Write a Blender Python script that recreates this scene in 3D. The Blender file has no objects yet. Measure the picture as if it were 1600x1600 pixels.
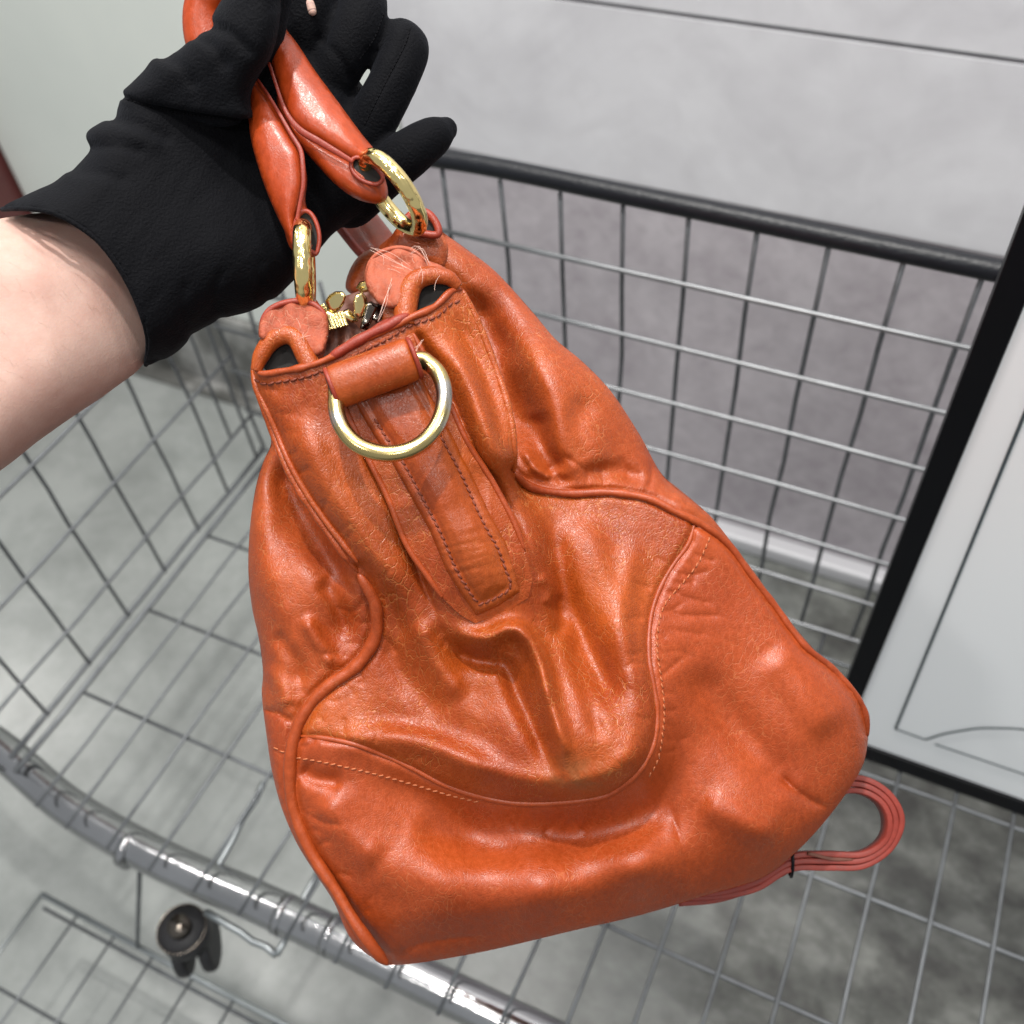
import bpy, math, random
import numpy as np
from mathutils import Vector, Matrix
from mathutils.geometry import delaunay_2d_cdt
random.seed(7); rng = np.random.RandomState(7)

# ------------------------------------------------------------------ camera, world, lamps, exposure
F = 1570.0                                   # focal length in 1600-px units
CAMH = 1.4                                   # camera height above the ground
R = np.array([[0.90555972, 0.28686955, -0.31251794],
              [0.41941697, -0.71596435, 0.55810793],
              [-0.06364754, -0.63647538, -0.76866643]])
ORG = np.array([0., 0., CAMH])
scene = bpy.context.scene
COL = scene.collection
cam = bpy.data.cameras.new('camera'); cam_o = bpy.data.objects.new('camera', cam); COL.objects.link(cam_o)
cam.sensor_width = 36.0; cam.lens = 36.0 * F / 1600.0; cam.clip_start = 0.02; cam.clip_end = 60
M = Matrix.Identity(4)
for i in range(3):
    M[i][0] = R[i, 0]; M[i][1] = -R[i, 1]; M[i][2] = -R[i, 2]; M[i][3] = ORG[i]
cam_o.matrix_world = M
cam.dof.use_dof = True; cam.dof.focus_distance = 0.425; cam.dof.aperture_fstop = 9.5
scene.camera = cam_o
scene.render.resolution_x = scene.render.resolution_y = 1024
w = bpy.data.worlds.new('World'); scene.world = w; w.use_nodes = True
bg = w.node_tree.nodes['Background']; bg.inputs[0].default_value = (0.93, 0.97, 1.0, 1); bg.inputs[1].default_value = 0.46
scene.view_settings.view_transform = 'Standard'; scene.view_settings.look = 'None'
scene.view_settings.exposure = 0.0; scene.view_settings.gamma = 1.0

def lamp(loc, size, power, color=(1, 0.97, 0.93), target=None, sy=None):
    l = bpy.data.lights.new('ceiling_lamp', 'AREA'); l.energy = power; l.color = color
    l.shape = 'RECTANGLE'; l.size = size; l.size_y = sy or size
    o = bpy.data.objects.new('ceiling_lamp', l); COL.objects.link(o); o.location = loc
    d = Vector(target if target else (loc[0], loc[1], 0)) - Vector(loc)
    o.rotation_euler = d.to_track_quat('-Z', 'Y').to_euler()
    return o
for lx, ly, p in [(-1.5, 0.41, 9), (-3.33, 1.0, 16), (-0.75, -0.15, 11), (0.15, -0.1, 13), (0.15, 0.7, 13), (-0.7, 0.75, 11),
                  (1.1, 0.2, 10), (0.6, -1.1, 12), (-0.6, -1.2, 12)]:
    lamp((lx, ly, 2.7), 0.16, p * .82)
lamp((-0.28, 0.34, 2.65), 0.05, 25)

# ------------------------------------------------------------------ geometry helpers
def P(px, py, z):
    """photo direction (px,py) at forward distance z -> world point(s)"""
    px = np.asarray(px, float); py = np.asarray(py, float); z = np.asarray(z, float)
    c = np.stack([(px - 800) / F * z, (py - 800) / F * z, z * np.ones_like(px)], -1)
    return c @ R.T + ORG
def onplane(px, py, ax, val):
    r = R @ np.array([(px - 800) / F, (py - 800) / F, 1.]); return ORG + r * ((val - ORG[ax]) / r[ax])

class Thing: pass
def rootloc(o):
    while o.parent: o = o.parent
    return np.array(o.location)
def thing(name, label, cat, loc, group=None):
    o = bpy.data.objects.new(name, None); COL.objects.link(o); o.location = tuple(loc); o.empty_display_size = 0.02
    o['label'] = label; o['category'] = cat
    if group: o['group'] = group
    return o
def mk(name, v, f, mat, parent=None, smooth=True, label=None, cat=None, kind=None, loc=None, group=None):
    v = np.asarray(v, float); me = bpy.data.meshes.new(name)
    off = rootloc(parent) if parent else (np.array(loc) if loc is not None else np.zeros(3))
    me.from_pydata([tuple(p) for p in (v - off)], [], [tuple(int(i) for i in q) for q in f])
    me.materials.append(mat)
    if smooth: me.polygons.foreach_set('use_smooth', [True] * len(me.polygons))
    me.update()
    o = bpy.data.objects.new(name, me); COL.objects.link(o)
    if parent: o.parent = parent
    else: o.location = tuple(off)
    if label: o['label'] = label
    if cat: o['category'] = cat
    if kind: o['kind'] = kind
    if group: o['group'] = group
    return o
def catmull(pts, n=6, closed=False):
    p = np.asarray(pts, float); N = len(p); out = []
    rngN = N if closed else N - 1
    for i in range(rngN):
        if closed: a, b, c, d = p[(i - 1) % N], p[i], p[(i + 1) % N], p[(i + 2) % N]
        else:
            b, c = p[i], p[i + 1]; a = p[i - 1] if i > 0 else 2 * b - c; d = p[i + 2] if i + 2 < N else 2 * c - b
        for k in range(n):
            t = k / n
            out.append(0.5 * ((2 * b) + (c - a) * t + (2 * a - 5 * b + 4 * c - d) * t * t + (3 * b - a - 3 * c + d) * t ** 3))
    if not closed: out.append(p[-1])
    return np.array(out)
def resample(p, step, closed=False):
    p = np.asarray(p, float)
    if closed: p = np.vstack([p, p[:1]])
    s = np.r_[0, np.cumsum(np.linalg.norm(np.diff(p, axis=0), axis=1))]
    n = max(2, int(round(s[-1] / step)) + 1)
    t = np.linspace(0, s[-1], n)
    q = np.stack([np.interp(t, s, p[:, k]) for k in range(p.shape[1])], 1)
    return q[:-1] if closed else q
def tube_data(pts, rad, seg=10, closed=False, flat=None, up=None, caps=True):
    """sweep an (optionally flattened) circle along pts; flat=(a,b) multiplies the two section axes"""
    p = np.asarray(pts, float); N = len(p); rad = np.broadcast_to(np.asarray(rad, float), (N,)) if np.ndim(rad) < 2 else rad
    if closed: T = np.roll(p, -1, 0) - np.roll(p, 1, 0)
    else: T = np.gradient(p, axis=0)
    T = T / np.linalg.norm(T, axis=1)[:, None]
    u = np.array(up if up is not None else ([0, 0, 1] if abs(T[0][2]) < 0.9 else [1, 0, 0]), float)
    V = []; a, b = flat or (1, 1)
    for i in range(N):
        u = u - T[i] * np.dot(u, T[i]); u /= np.linalg.norm(u); s = np.cross(T[i], u)
        if up is not None: 
            u2 = np.array(up, float); u2 = u2 - T[i] * np.dot(u2, T[i]); u = u2 / np.linalg.norm(u2); s = np.cross(T[i], u)
        for k in range(seg):
            an = 2 * math.pi * k / seg
            V.append(p[i] + rad[i] * (a * math.cos(an) * s + b * math.sin(an) * u))
    Fc = []
    for i in range(N if closed else N - 1):
        j = (i + 1) % N
        for k in range(seg):
            l = (k + 1) % seg
            Fc.append((i * seg + k, i * seg + l, j * seg + l, j * seg + k))
    if not closed and caps:
        Fc.append(tuple(range(seg))[::-1]); Fc.append(tuple((N - 1) * seg + k for k in range(seg)))
    return np.array(V), Fc
def join(parts):
    V = []; Fc = []; n = 0
    for v, f in parts:
        V.append(np.asarray(v)); Fc += [tuple(i + n for i in q) for q in f]; n += len(v)
    return np.vstack(V), Fc
def box_data(c, half, ax=None):
    ax = np.eye(3) if ax is None else np.asarray(ax); c = np.asarray(c, float)
    V = [c + sx * half[0] * ax[0] + sy * half[1] * ax[1] + sz * half[2] * ax[2] for sx in (-1, 1) for sy in (-1, 1) for sz in (-1, 1)]
    return np.array(V), [(0, 1, 3, 2), (4, 6, 7, 5), (0, 4, 5, 1), (2, 3, 7, 6), (0, 2, 6, 4), (1, 5, 7, 3)]
def bevel(o, wdt, seg=2):
    m = o.modifiers.new('bevel', 'BEVEL'); m.width = wdt; m.segments = seg; m.limit_method = 'ANGLE'; return o
def box(name, lo, hi, mat, parent=None, bev=0.0, **k):
    lo = np.array(lo, float); hi = np.array(hi, float)
    v, f = box_data((lo + hi) / 2, (hi - lo) / 2); o = mk(name, v, f, mat, parent, smooth=False, **k)
    if bev: bevel(o, bev)
    return o
def polydist(q, line):
    """distance of q (N,2) to polyline, and arc parameter 0..1 of nearest point, and signed side"""
    line = np.asarray(line, float); best = np.full(len(q), 1e9); tp = np.zeros(len(q))
    L = np.r_[0, np.cumsum(np.linalg.norm(np.diff(line, axis=0), axis=1))]
    for i in range(len(line) - 1):
        a = line[i]; d = line[i + 1] - a; l2 = d @ d
        if l2 < 1e-9: continue
        t = np.clip(((q - a) @ d) / l2, 0, 1); r = q - a - t[:, None] * d; ds = np.hypot(r[:, 0], r[:, 1])
        m = ds < best; best[m] = ds[m]; tp[m] = (L[i] + t[m] * math.sqrt(l2)) / L[-1]
    return best, tp
def tps(ctrl):
    c = np.array(ctrl, float); X = c[:, :2] / 1000.; n = len(c)
    def phi(r2): return 0.5 * r2 * np.log(r2 + 1e-12)
    D = ((X[:, None] - X[None]) ** 2).sum(-1); A = np.zeros((n + 3, n + 3)); A[:n, :n] = phi(D) + np.eye(n) * 2e-4
    A[:n, n] = 1; A[:n, n + 1:] = X; A[n, :n] = 1; A[n + 1:, :n] = X.T
    wt = np.linalg.solve(A, np.r_[c[:, 2], 0, 0, 0])
    def f(q):
        q = np.asarray(q, float) / 1000.; out = np.zeros(len(q))
        for s in range(0, len(q), 20000):
            Q = q[s:s + 20000]; out[s:s + 20000] = phi(((Q[:, None] - X[None]) ** 2).sum(-1)) @ wt[:n] + wt[n] + Q @ wt[n + 1:]
        return out
    return f
# smooth value noise
_tab = rng.rand(256, 256)
def vnoise(x, y):
    xi = np.floor(x).astype(int); yi = np.floor(y).astype(int); fx = x - xi; fy = y - yi
    fx = fx * fx * fx * (fx * (fx * 6 - 15) + 10); fy = fy * fy * fy * (fy * (fy * 6 - 15) + 10)
    g = lambda a, b: _tab[a & 255, b & 255]
    return (g(xi, yi) * (1 - fx) + g(xi + 1, yi) * fx) * (1 - fy) + (g(xi, yi + 1) * (1 - fx) + g(xi + 1, yi + 1) * fx) * fy - 0.5
def rot(q, deg):
    a = math.radians(deg); return q[:, 0] * math.cos(a) + q[:, 1] * math.sin(a), -q[:, 0] * math.sin(a) + q[:, 1] * math.cos(a)
def tri_region(poly, step, jitter=0.25):
    """fill a closed outline with an even triangulation; returns points, faces, number of border points"""
    b = resample(poly, step, closed=True); n = len(b)
    x0, y0 = b.min(0); x1, y1 = b.max(0)
    h = step * 0.87
    g = np.array([(x0 + (i + 0.5 * (j & 1)) * step, y0 + j * h) for j in range(int((y1 - y0) / h) + 1) for i in range(int((x1 - x0) / step) + 1)])
    # inside test
    ins = np.zeros(len(g), bool); X = g[:, 0]; Y = g[:, 1]
    for i in range(n):
        a = b[i]; c = b[(i + 1) % n]
        if a[1] == c[1]: continue
        m = ((a[1] > Y) != (c[1] > Y)) & (X < (c[0] - a[0]) * (Y - a[1]) / (c[1] - a[1]) + a[0]); ins ^= m
    g = g[ins]
    if len(g):
        d, _ = polydist(g, np.vstack([b, b[:1]])); g = g[d > step * 0.55]
    pts = np.vstack([b, g]) if len(g) else b
    r = delaunay_2d_cdt([Vector(p) for p in pts], [(i, (i + 1) % n) for i in range(n)], [], 1, 1e-4)
    vv = np.array([(v[0], v[1]) for v in r[0]])
    isb = np.zeros(len(vv), bool)
    for k, orig in enumerate(r[3]):
        if any(o < n for o in orig): isb[k] = True
    return vv, [tuple(f) for f in r[2]], isb

# ------------------------------------------------------------------ materials
def newmat(name):
    m = bpy.data.materials.new(name); m.use_nodes = True; nt = m.node_tree; b = nt.nodes['Principled BSDF']
    return m, nt, b
def N(nt, t, **k):
    n = nt.nodes.new(t)
    for a, v in k.items(): setattr(n, a, v)
    return n
def simple(name, col, rough=0.5, metal=0.0, bump=None, spec=0.5, var=0.0, vscale=40):
    m, nt, b = newmat(name); b.inputs['Base Color'].default_value = (*col, 1); b.inputs['Roughness'].default_value = rough
    b.inputs['Metallic'].default_value = metal; b.inputs['Specular IOR Level'].default_value = spec
    tc = N(nt, 'ShaderNodeTexCoord')
    if var:
        no = N(nt, 'ShaderNodeTexNoise'); no.inputs['Scale'].default_value = vscale; no.inputs['Detail'].default_value = 6
        nt.links.new(tc.outputs['Object'], no.inputs['Vector'])
        mr = N(nt, 'ShaderNodeMapRange'); mr.inputs[3].default_value = 1 - var; mr.inputs[4].default_value = 1 + var
        nt.links.new(no.outputs[0], mr.inputs[0])
        mx = N(nt, 'ShaderNodeMix', data_type='RGBA', blend_type='MULTIPLY'); mx.inputs[0].default_value = 1
        mx.inputs[6].default_value = (*col, 1); nt.links.new(mr.outputs[0], mx.inputs[7]); nt.links.new(mx.outputs[2], b.inputs['Base Color'])
    if bump:
        no = N(nt, 'ShaderNodeTexNoise'); no.inputs['Scale'].default_value = bump[0]; no.inputs['Detail'].default_value = 5
        nt.links.new(tc.outputs['Object'], no.inputs['Vector'])
        bp = N(nt, 'ShaderNodeBump'); bp.inputs['Strength'].default_value = bump[1]; bp.inputs['Distance'].default_value = bump[2]
        nt.links.new(no.outputs[0], bp.inputs['Height']); nt.links.new(bp.outputs[0], b.inputs['Normal'])
    return m
def leather(name, c1, c2, vein, rough=0.36, grain=1.0, seed=0.0, scale=1.0, coat=0.25, veinw=0.35):
    """aniline leather: mottled colour, pale crackle veins, pebbled and creased relief"""
    c1 = [c1[0] * .62, c1[1] * .55, c1[2] * .56]; c2 = [c2[0] * .66, c2[1] * .61, c2[2] * .62]; vein = [x * .72 for x in vein]
    m, nt, b = newmat(name); L = nt.links.new
    tc = N(nt, 'ShaderNodeTexCoord'); mp = N(nt, 'ShaderNodeMapping'); mp.inputs['Location'].default_value = (seed, seed * .7, seed * .3); mp.inputs['Rotation'].default_value = (.35, .4, .2); mp.inputs['Scale'].default_value = (1.15, 1.15, .55)
    L(tc.outputs['Object'], mp.inputs['Vector'])
    warp = N(nt, 'ShaderNodeTexNoise'); warp.inputs['Scale'].default_value = 60 * scale; warp.inputs['Detail'].default_value = 3; L(mp.outputs[0], warp.inputs['Vector'])
    wm = N(nt, 'ShaderNodeMix', data_type='VECTOR'); wm.factor_mode = 'UNIFORM'; 
    sc = N(nt, 'ShaderNodeVectorMath', operation='SCALE'); sc.inputs['Scale'].default_value = 0.012; L(warp.outputs['Color'], sc.inputs[0])
    ad = N(nt, 'ShaderNodeVectorMath', operation='ADD'); L(mp.outputs[0], ad.inputs[0]); L(sc.outputs[0], ad.inputs[1])
    v1 = N(nt, 'ShaderNodeTexVoronoi', feature='DISTANCE_TO_EDGE'); v1.inputs['Scale'].default_value = 235 * scale; L(ad.outputs[0], v1.inputs['Vector'])
    v2 = N(nt, 'ShaderNodeTexVoronoi', feature='DISTANCE_TO_EDGE'); v2.inputs['Scale'].default_value = 620 * scale; L(ad.outputs[0], v2.inputs['Vector'])
    big = N(nt, 'ShaderNodeTexNoise'); big.inputs['Scale'].default_value = 22; big.inputs['Detail'].default_value = 4; L(mp.outputs[0], big.inputs['Vector'])
    fine = N(nt, 'ShaderNodeTexNoise'); fine.inputs['Scale'].default_value = 380; fine.inputs['Detail'].default_value = 6; L(mp.outputs[0], fine.inputs['Vector'])
    r = N(nt, 'ShaderNodeMapRange'); r.inputs[1].default_value = 0.33; r.inputs[2].default_value = 0.67; L(big.outputs[0], r.inputs[0])
    cm = N(nt, 'ShaderNodeMix', data_type='RGBA'); cm.inputs[6].default_value = (*c1, 1); cm.inputs[7].default_value = (*c2, 1); L(r.outputs[0], cm.inputs[0])
    # fine speckle
    fr = N(nt, 'ShaderNodeMapRange'); fr.inputs[1].default_value = .3; fr.inputs[2].default_value = .7; fr.inputs[3].default_value = .86; fr.inputs[4].default_value = 1.12; L(fine.outputs[0], fr.inputs[0])
    mm = N(nt, 'ShaderNodeMix', data_type='RGBA', blend_type='MULTIPLY'); mm.inputs[0].default_value = 1; L(cm.outputs[2], mm.inputs[6]); L(fr.outputs[0], mm.inputs[7])
    # veins, present in patches
    e1 = N(nt, 'ShaderNodeMapRange'); e1.inputs[1].default_value = 0.0; e1.inputs[2].default_value = 0.034; e1.inputs[3].default_value = 1; e1.inputs[4].default_value = 0; L(v1.outputs['Distance'], e1.inputs[0])
    pt = N(nt, 'ShaderNodeTexNoise'); pt.inputs['Scale'].default_value = 45; pt.inputs['Detail'].default_value = 2; L(ad.outputs[0], pt.inputs['Vector'])
    pr = N(nt, 'ShaderNodeMapRange'); pr.inputs[1].default_value = .42; pr.inputs[2].default_value = .66; pr.inputs[3].default_value = veinw * .12; pr.inputs[4].default_value = veinw * 1.5; L(pt.outputs[0], pr.inputs[0])
    mu = N(nt, 'ShaderNodeMath', operation='MULTIPLY'); L(e1.outputs[0], mu.inputs[0]); L(pr.outputs[0], mu.inputs[1])
    vm = N(nt, 'ShaderNodeMix', data_type='RGBA'); vm.inputs[7].default_value = (*vein, 1); L(mu.outputs[0], vm.inputs[0]); L(mm.outputs[2], vm.inputs[6])
    e2 = N(nt, 'ShaderNodeMapRange'); e2.inputs[1].default_value = 0.0; e2.inputs[2].default_value = 0.12; e2.inputs[3].default_value = .16 * min(1, grain); e2.inputs[4].default_value = 0; L(v2.outputs['Distance'], e2.inputs[0])
    vm2 = N(nt, 'ShaderNodeMix', data_type='RGBA'); vm2.inputs[7].default_value = (*[(a * .55 + q * .45) for a, q in zip(vein, c2)], 1); L(e2.outputs[0], vm2.inputs[0]); L(vm.outputs[2], vm2.inputs[6])
    L(vm2.outputs[2], b.inputs['Base Color'])
    rr = N(nt, 'ShaderNodeMapRange'); rr.inputs[1].default_value = .3; rr.inputs[2].default_value = .7; rr.inputs[3].default_value = rough - .04; rr.inputs[4].default_value = rough + .10; L(fine.outputs[0], rr.inputs[0]); L(rr.outputs[0], b.inputs['Roughness'])
    # relief
    h1 = N(nt, 'ShaderNodeMapRange'); h1.inputs[1].default_value = 0; h1.inputs[2].default_value = .06; h1.interpolation_type = 'SMOOTHSTEP'; L(v1.outputs['Distance'], h1.inputs[0])
    h1m = N(nt, 'ShaderNodeMath', operation='MULTIPLY'); L(h1.outputs[0], h1m.inputs[0]); prh = N(nt, 'ShaderNodeMath', operation='MULTIPLY'); prh.inputs[1].default_value = .6; L(pr.outputs[0], prh.inputs[0]); L(prh.outputs[0], h1m.inputs[1])
    h2 = N(nt, 'ShaderNodeMapRange'); h2.inputs[1].default_value = 0; h2.inputs[2].default_value = .22; h2.inputs[4].default_value = .22; L(v2.outputs['Distance'], h2.inputs[0])
    a1 = N(nt, 'ShaderNodeMath', operation='ADD'); L(h1m.outputs[0], a1.inputs[0]); L(h2.outputs[0], a1.inputs[1])
    f3 = N(nt, 'ShaderNodeMath', operation='MULTIPLY_ADD'); f3.inputs[1].default_value = .22; L(fine.outputs[0], f3.inputs[0]); L(a1.outputs[0], f3.inputs[2])
    bp = N(nt, 'ShaderNodeBump'); bp.inputs['Strength'].default_value = 0.55 * grain; bp.inputs['Distance'].default_value = 0.0006; L(f3.outputs[0], bp.inputs['Height'])
    L(bp.outputs[0], b.inputs['Normal'])
    b.inputs['Coat Weight'].default_value = coat * .25; b.inputs['Coat Roughness'].default_value = 0.2
    b.inputs['Specular IOR Level'].default_value = 0.42
    L(bp.outputs[0], b.inputs['Coat Normal'])
    return m
M_gus = leather('leather_amber', (0.36, 0.053, 0.004), (0.47, 0.088, 0.0085), (0.6, 0.21, 0.06), rough=.37, grain=1.15, seed=1.3, veinw=.55)
M_bot = leather('leather_coral', (0.4, 0.062, 0.0085), (0.47, 0.08, 0.0125), (0.56, 0.17, 0.06), rough=.38, grain=.75, seed=3.1, veinw=.35)
M_fla = leather('leather_orange', (0.39, 0.06, 0.0065), (0.48, 0.088, 0.011), (0.58, 0.2, 0.07), rough=.40, grain=1.0, seed=5.7, veinw=.45)
M_tab = leather('leather_tab', (0.36, 0.056, 0.0045), (0.46, 0.092, 0.009), (0.5, 0.15, 0.04), rough=.33, grain=.6, seed=8.2, veinw=.22)
M_hand = leather('leather_handle', (0.42, 0.052, 0.006), (0.47, 0.064, 0.008), (0.5, 0.1, 0.03), rough=.34, grain=.35, seed=9.9, veinw=.05, coat=.3)
M_pip = leather('leather_piping', (0.36, 0.054, 0.0065), (0.44, 0.074, 0.01), (0.5, 0.15, 0.06), rough=.40, grain=.5, seed=2.2, veinw=.2)
M_edge = leather('leather_red_edge', (0.3, 0.03, 0.01), (0.36, 0.042, 0.015), (0.44, 0.11, 0.06), rough=.48, grain=.5, seed=4.4, veinw=.2)
M_raw = leather('leather_suede_side', (0.42, 0.085, 0.032), (0.50, 0.12, 0.052), (0.66, 0.34, 0.22), rough=.68, grain=1.1, seed=6.4, veinw=.5, coat=0)
M_strap = leather('strap_leather', (0.27, 0.036, 0.022), (0.32, 0.045, 0.028), (0.42, 0.12, 0.09), rough=.55, grain=.3, seed=7.4, veinw=.1, coat=0)
M_thread = simple('thread_rust', (0.16, 0.03, 0.011), .7)
M_thread2 = simple('thread_tan', (0.38, 0.11, 0.04), .7)
M_dark = simple('lining_dark', (0.10, 0.028, 0.014), .6, var=.3, vscale=120, bump=(300, .5, .001))
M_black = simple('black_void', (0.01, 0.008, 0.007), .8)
def hammered():
    m, nt, b = newmat('hammered_gold'); L = nt.links.new
    b.inputs['Base Color'].default_value = (0.93, 0.74, 0.32, 1); b.inputs['Metallic'].default_value = 1; b.inputs['Roughness'].default_value = .17
    tc = N(nt, 'ShaderNodeTexCoord'); v = N(nt, 'ShaderNodeTexVoronoi', feature='SMOOTH_F1'); v.inputs['Scale'].default_value = 290; L(tc.outputs['Object'], v.inputs['Vector'])
    bp = N(nt, 'ShaderNodeBump'); bp.inputs['Strength'].default_value = .55; bp.inputs['Distance'].default_value = .001; L(v.outputs['Distance'], bp.inputs['Height']); L(bp.outputs[0], b.inputs['Normal'])
    return m
M_gold = hammered()
def brassmat():
    m, nt, b = newmat('worn_gold_plate'); L = nt.links.new
    tc = N(nt, 'ShaderNodeTexCoord'); sx = N(nt, 'ShaderNodeSeparateXYZ'); L(tc.outputs['Object'], sx.inputs[0])
    no = N(nt, 'ShaderNodeTexNoise'); no.inputs['Scale'].default_value = 160; no.inputs['Detail'].default_value = 5; L(tc.outputs['Object'], no.inputs['Vector'])
    n2 = N(nt, 'ShaderNodeTexNoise'); n2.inputs['Scale'].default_value = 48; n2.inputs['Detail'].default_value = 1; L(tc.outputs['Object'], n2.inputs['Vector'])
    ad = N(nt, 'ShaderNodeMath', operation='MULTIPLY_ADD'); ad.inputs[1].default_value = .3; L(no.outputs[0], ad.inputs[0]); L(n2.outputs[0], ad.inputs[2])
    mr = N(nt, 'ShaderNodeMapRange'); mr.inputs[1].default_value = .60; mr.inputs[2].default_value = .72; L(ad.outputs[0], mr.inputs[0])
    mx = N(nt, 'ShaderNodeMix', data_type='RGBA'); mx.inputs[6].default_value = (.56, .44, .19, 1); mx.inputs[7].default_value = (.50, .47, .42, 1); L(mr.outputs[0], mx.inputs[0])
    L(mx.outputs[2], b.inputs['Base Color']); b.inputs['Metallic'].default_value = 1
    r2 = N(nt, 'ShaderNodeMapRange'); r2.inputs[3].default_value = .14; r2.inputs[4].default_value = .34; L(no.outputs[0], r2.inputs[0]); L(r2.outputs[0], b.inputs['Roughness'])
    return m
M_ring = brassmat()
M_brass = simple('zip_brass', (0.82, 0.66, 0.30), .20, 1.0)
M_steel = simple('dark_steel', (0.16, 0.14, 0.12), .2, 1.0)
M_wire = simple('zinc_wire', (0.17, 0.18, 0.19), .5, .8, var=.35, vscale=60)
M_zinc = simple('bright_zinc', (0.42, 0.45, 0.46), .38, 1.0, var=.25, vscale=50)
M_wire2 = simple('silver_wire', (0.27, 0.28, 0.29), .45, .9, var=.3, vscale=60)
M_chrome = simple('chrome_tube', (0.42, 0.42, 0.43), .17, 1.0, var=.35, vscale=14, bump=(9, .3, .01))
M_rail = simple('black_powdercoat', (0.008, 0.009, 0.012), .36, 0, bump=(260, .6, .001), spec=.28)
M_frame = simple('board_frame_black', (0.004, 0.0045, 0.006), .4, spec=.15)
M_board = simple('board_white', (0.90, 0.93, 0.95), .32, var=.02, vscale=4)
M_line = simple('printed_line', (0.055, 0.075, 0.085), .6)
def stone(name, c1, c2, rough, scale=2.2, vein=.4, bumpd=.0008):
    m, nt, b = newmat(name); L = nt.links.new
    tc = N(nt, 'ShaderNodeTexCoord'); n1 = N(nt, 'ShaderNodeTexNoise'); n1.inputs['Scale'].default_value = scale; n1.inputs['Detail'].default_value = 8; n1.inputs['Distortion'].default_value = 1.2; n1.inputs['Roughness'].default_value = .62
    L(tc.outputs['Object'], n1.inputs['Vector'])
    n2 = N(nt, 'ShaderNodeTexNoise'); n2.inputs['Scale'].default_value = scale * 9; n2.inputs['Detail'].default_value = 6; n2.inputs['Distortion'].default_value = .6; L(tc.outputs['Object'], n2.inputs['Vector'])
    a = N(nt, 'ShaderNodeMath', operation='MULTIPLY_ADD'); a.inputs[1].default_value = vein; L(n2.outputs[0], a.inputs[0]); L(n1.outputs[0], a.inputs[2])
    mr = N(nt, 'ShaderNodeMapRange'); mr.inputs[1].default_value = .36 + vein * .4; mr.inputs[2].default_value = .64 + vein * .6; L(a.outputs[0], mr.inputs[0])
    mx = N(nt, 'ShaderNodeMix', data_type='RGBA'); mx.inputs[6].default_value = (*c1, 1); mx.inputs[7].default_value = (*c2, 1); L(mr.outputs[0], mx.inputs[0]); L(mx.outputs[2], b.inputs['Base Color'])
    rr = N(nt, 'ShaderNodeMapRange'); rr.inputs[3].default_value = rough * .7; rr.inputs[4].default_value = rough * 1.4; L(n2.outputs[0], rr.inputs[0]); L(rr.outputs[0], b.inputs['Roughness'])
    bp = N(nt, 'ShaderNodeBump'); bp.inputs['Strength'].default_value = .25; bp.inputs['Distance'].default_value = bumpd; L(n2.outputs[0], bp.inputs['Height']); L(bp.outputs[0], b.inputs['Normal'])
    return m
M_floor = stone('polished_grey_floor', (0.19, 0.205, 0.20), (0.34, 0.355, 0.345), .17, 2.6, .6)
def streaky(name, c1, c2, c3):
    m, nt, b = newmat(name); L = nt.links.new
    tc = N(nt, 'ShaderNodeTexCoord'); mp = N(nt, 'ShaderNodeMapping'); mp.inputs['Rotation'].default_value = (0, 0, .5); mp.inputs['Scale'].default_value = (1.3, 1.9, 1); L(tc.outputs['Object'], mp.inputs[0])
    n1 = N(nt, 'ShaderNodeTexNoise'); n1.inputs['Scale'].default_value = 7; n1.inputs['Detail'].default_value = 12; n1.inputs['Roughness'].default_value = .68; n1.inputs['Distortion'].default_value = .1; L(mp.outputs[0], n1.inputs['Vector'])
    cr = N(nt, 'ShaderNodeValToRGB'); e = cr.color_ramp.elements; e[0].position = .38; e[0].color = (*c1, 1); e[1].position = .62; e[1].color = (*c3, 1); q = e.new(.5); q.color = (*c2, 1); L(n1.outputs[0], cr.inputs[0])
    v = N(nt, 'ShaderNodeTexVoronoi', feature='DISTANCE_TO_EDGE'); v.inputs['Scale'].default_value = 3.5; n3 = N(nt, 'ShaderNodeTexNoise'); n3.inputs['Scale'].default_value = 5; n3.inputs['Detail'].default_value = 5; L(tc.outputs['Object'], n3.inputs['Vector']); ad = N(nt, 'ShaderNodeVectorMath', operation='ADD'); L(mp.outputs[0], ad.inputs[0]); L(n3.outputs['Color'], ad.inputs[1]); L(ad.outputs[0], v.inputs['Vector'])
    mr = N(nt, 'ShaderNodeMapRange'); mr.inputs[1].default_value = 0; mr.inputs[2].default_value = .03; mr.inputs[3].default_value = 0.0; mr.inputs[4].default_value = 0; L(v.outputs['Distance'], mr.inputs[0])
    mx = N(nt, 'ShaderNodeMix', data_type='RGBA'); mx.inputs[7].default_value = (*[x * 1.25 for x in c3], 1); L(mr.outputs[0], mx.inputs[0]); L(cr.outputs[0], mx.inputs[6]); L(mx.outputs[2], b.inputs['Base Color'])
    b.inputs['Roughness'].default_value = .26
    return m
M_floord = streaky('shaded_floor_stone', (.04, .04, .037), (.085, .088, .08), (.155, .16, .148))  # streaked stone, toned dark for the painted shade on the right
M_floord_old = stone('shaded_floor_stone', (0.07, 0.07, 0.066), (0.225, 0.23, 0.215), .24, 7.0, 1.2)
M_wall = stone('grey_stone_tile', (0.50, 0.495, 0.52), (0.64, 0.64, 0.665), .42, 2.4, .3)
M_wall_shade = stone('shaded_stone_tile', (0.33, 0.30, 0.325), (0.47, 0.44, 0.465), .35, 5.0, .5)  # darker, mauve version of the wall tile: shade painted into its colour
M_pale = stone('pale_panel', (0.63, 0.665, 0.63), (0.68, 0.71, 0.67), .5, 1.2, .15)
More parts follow.
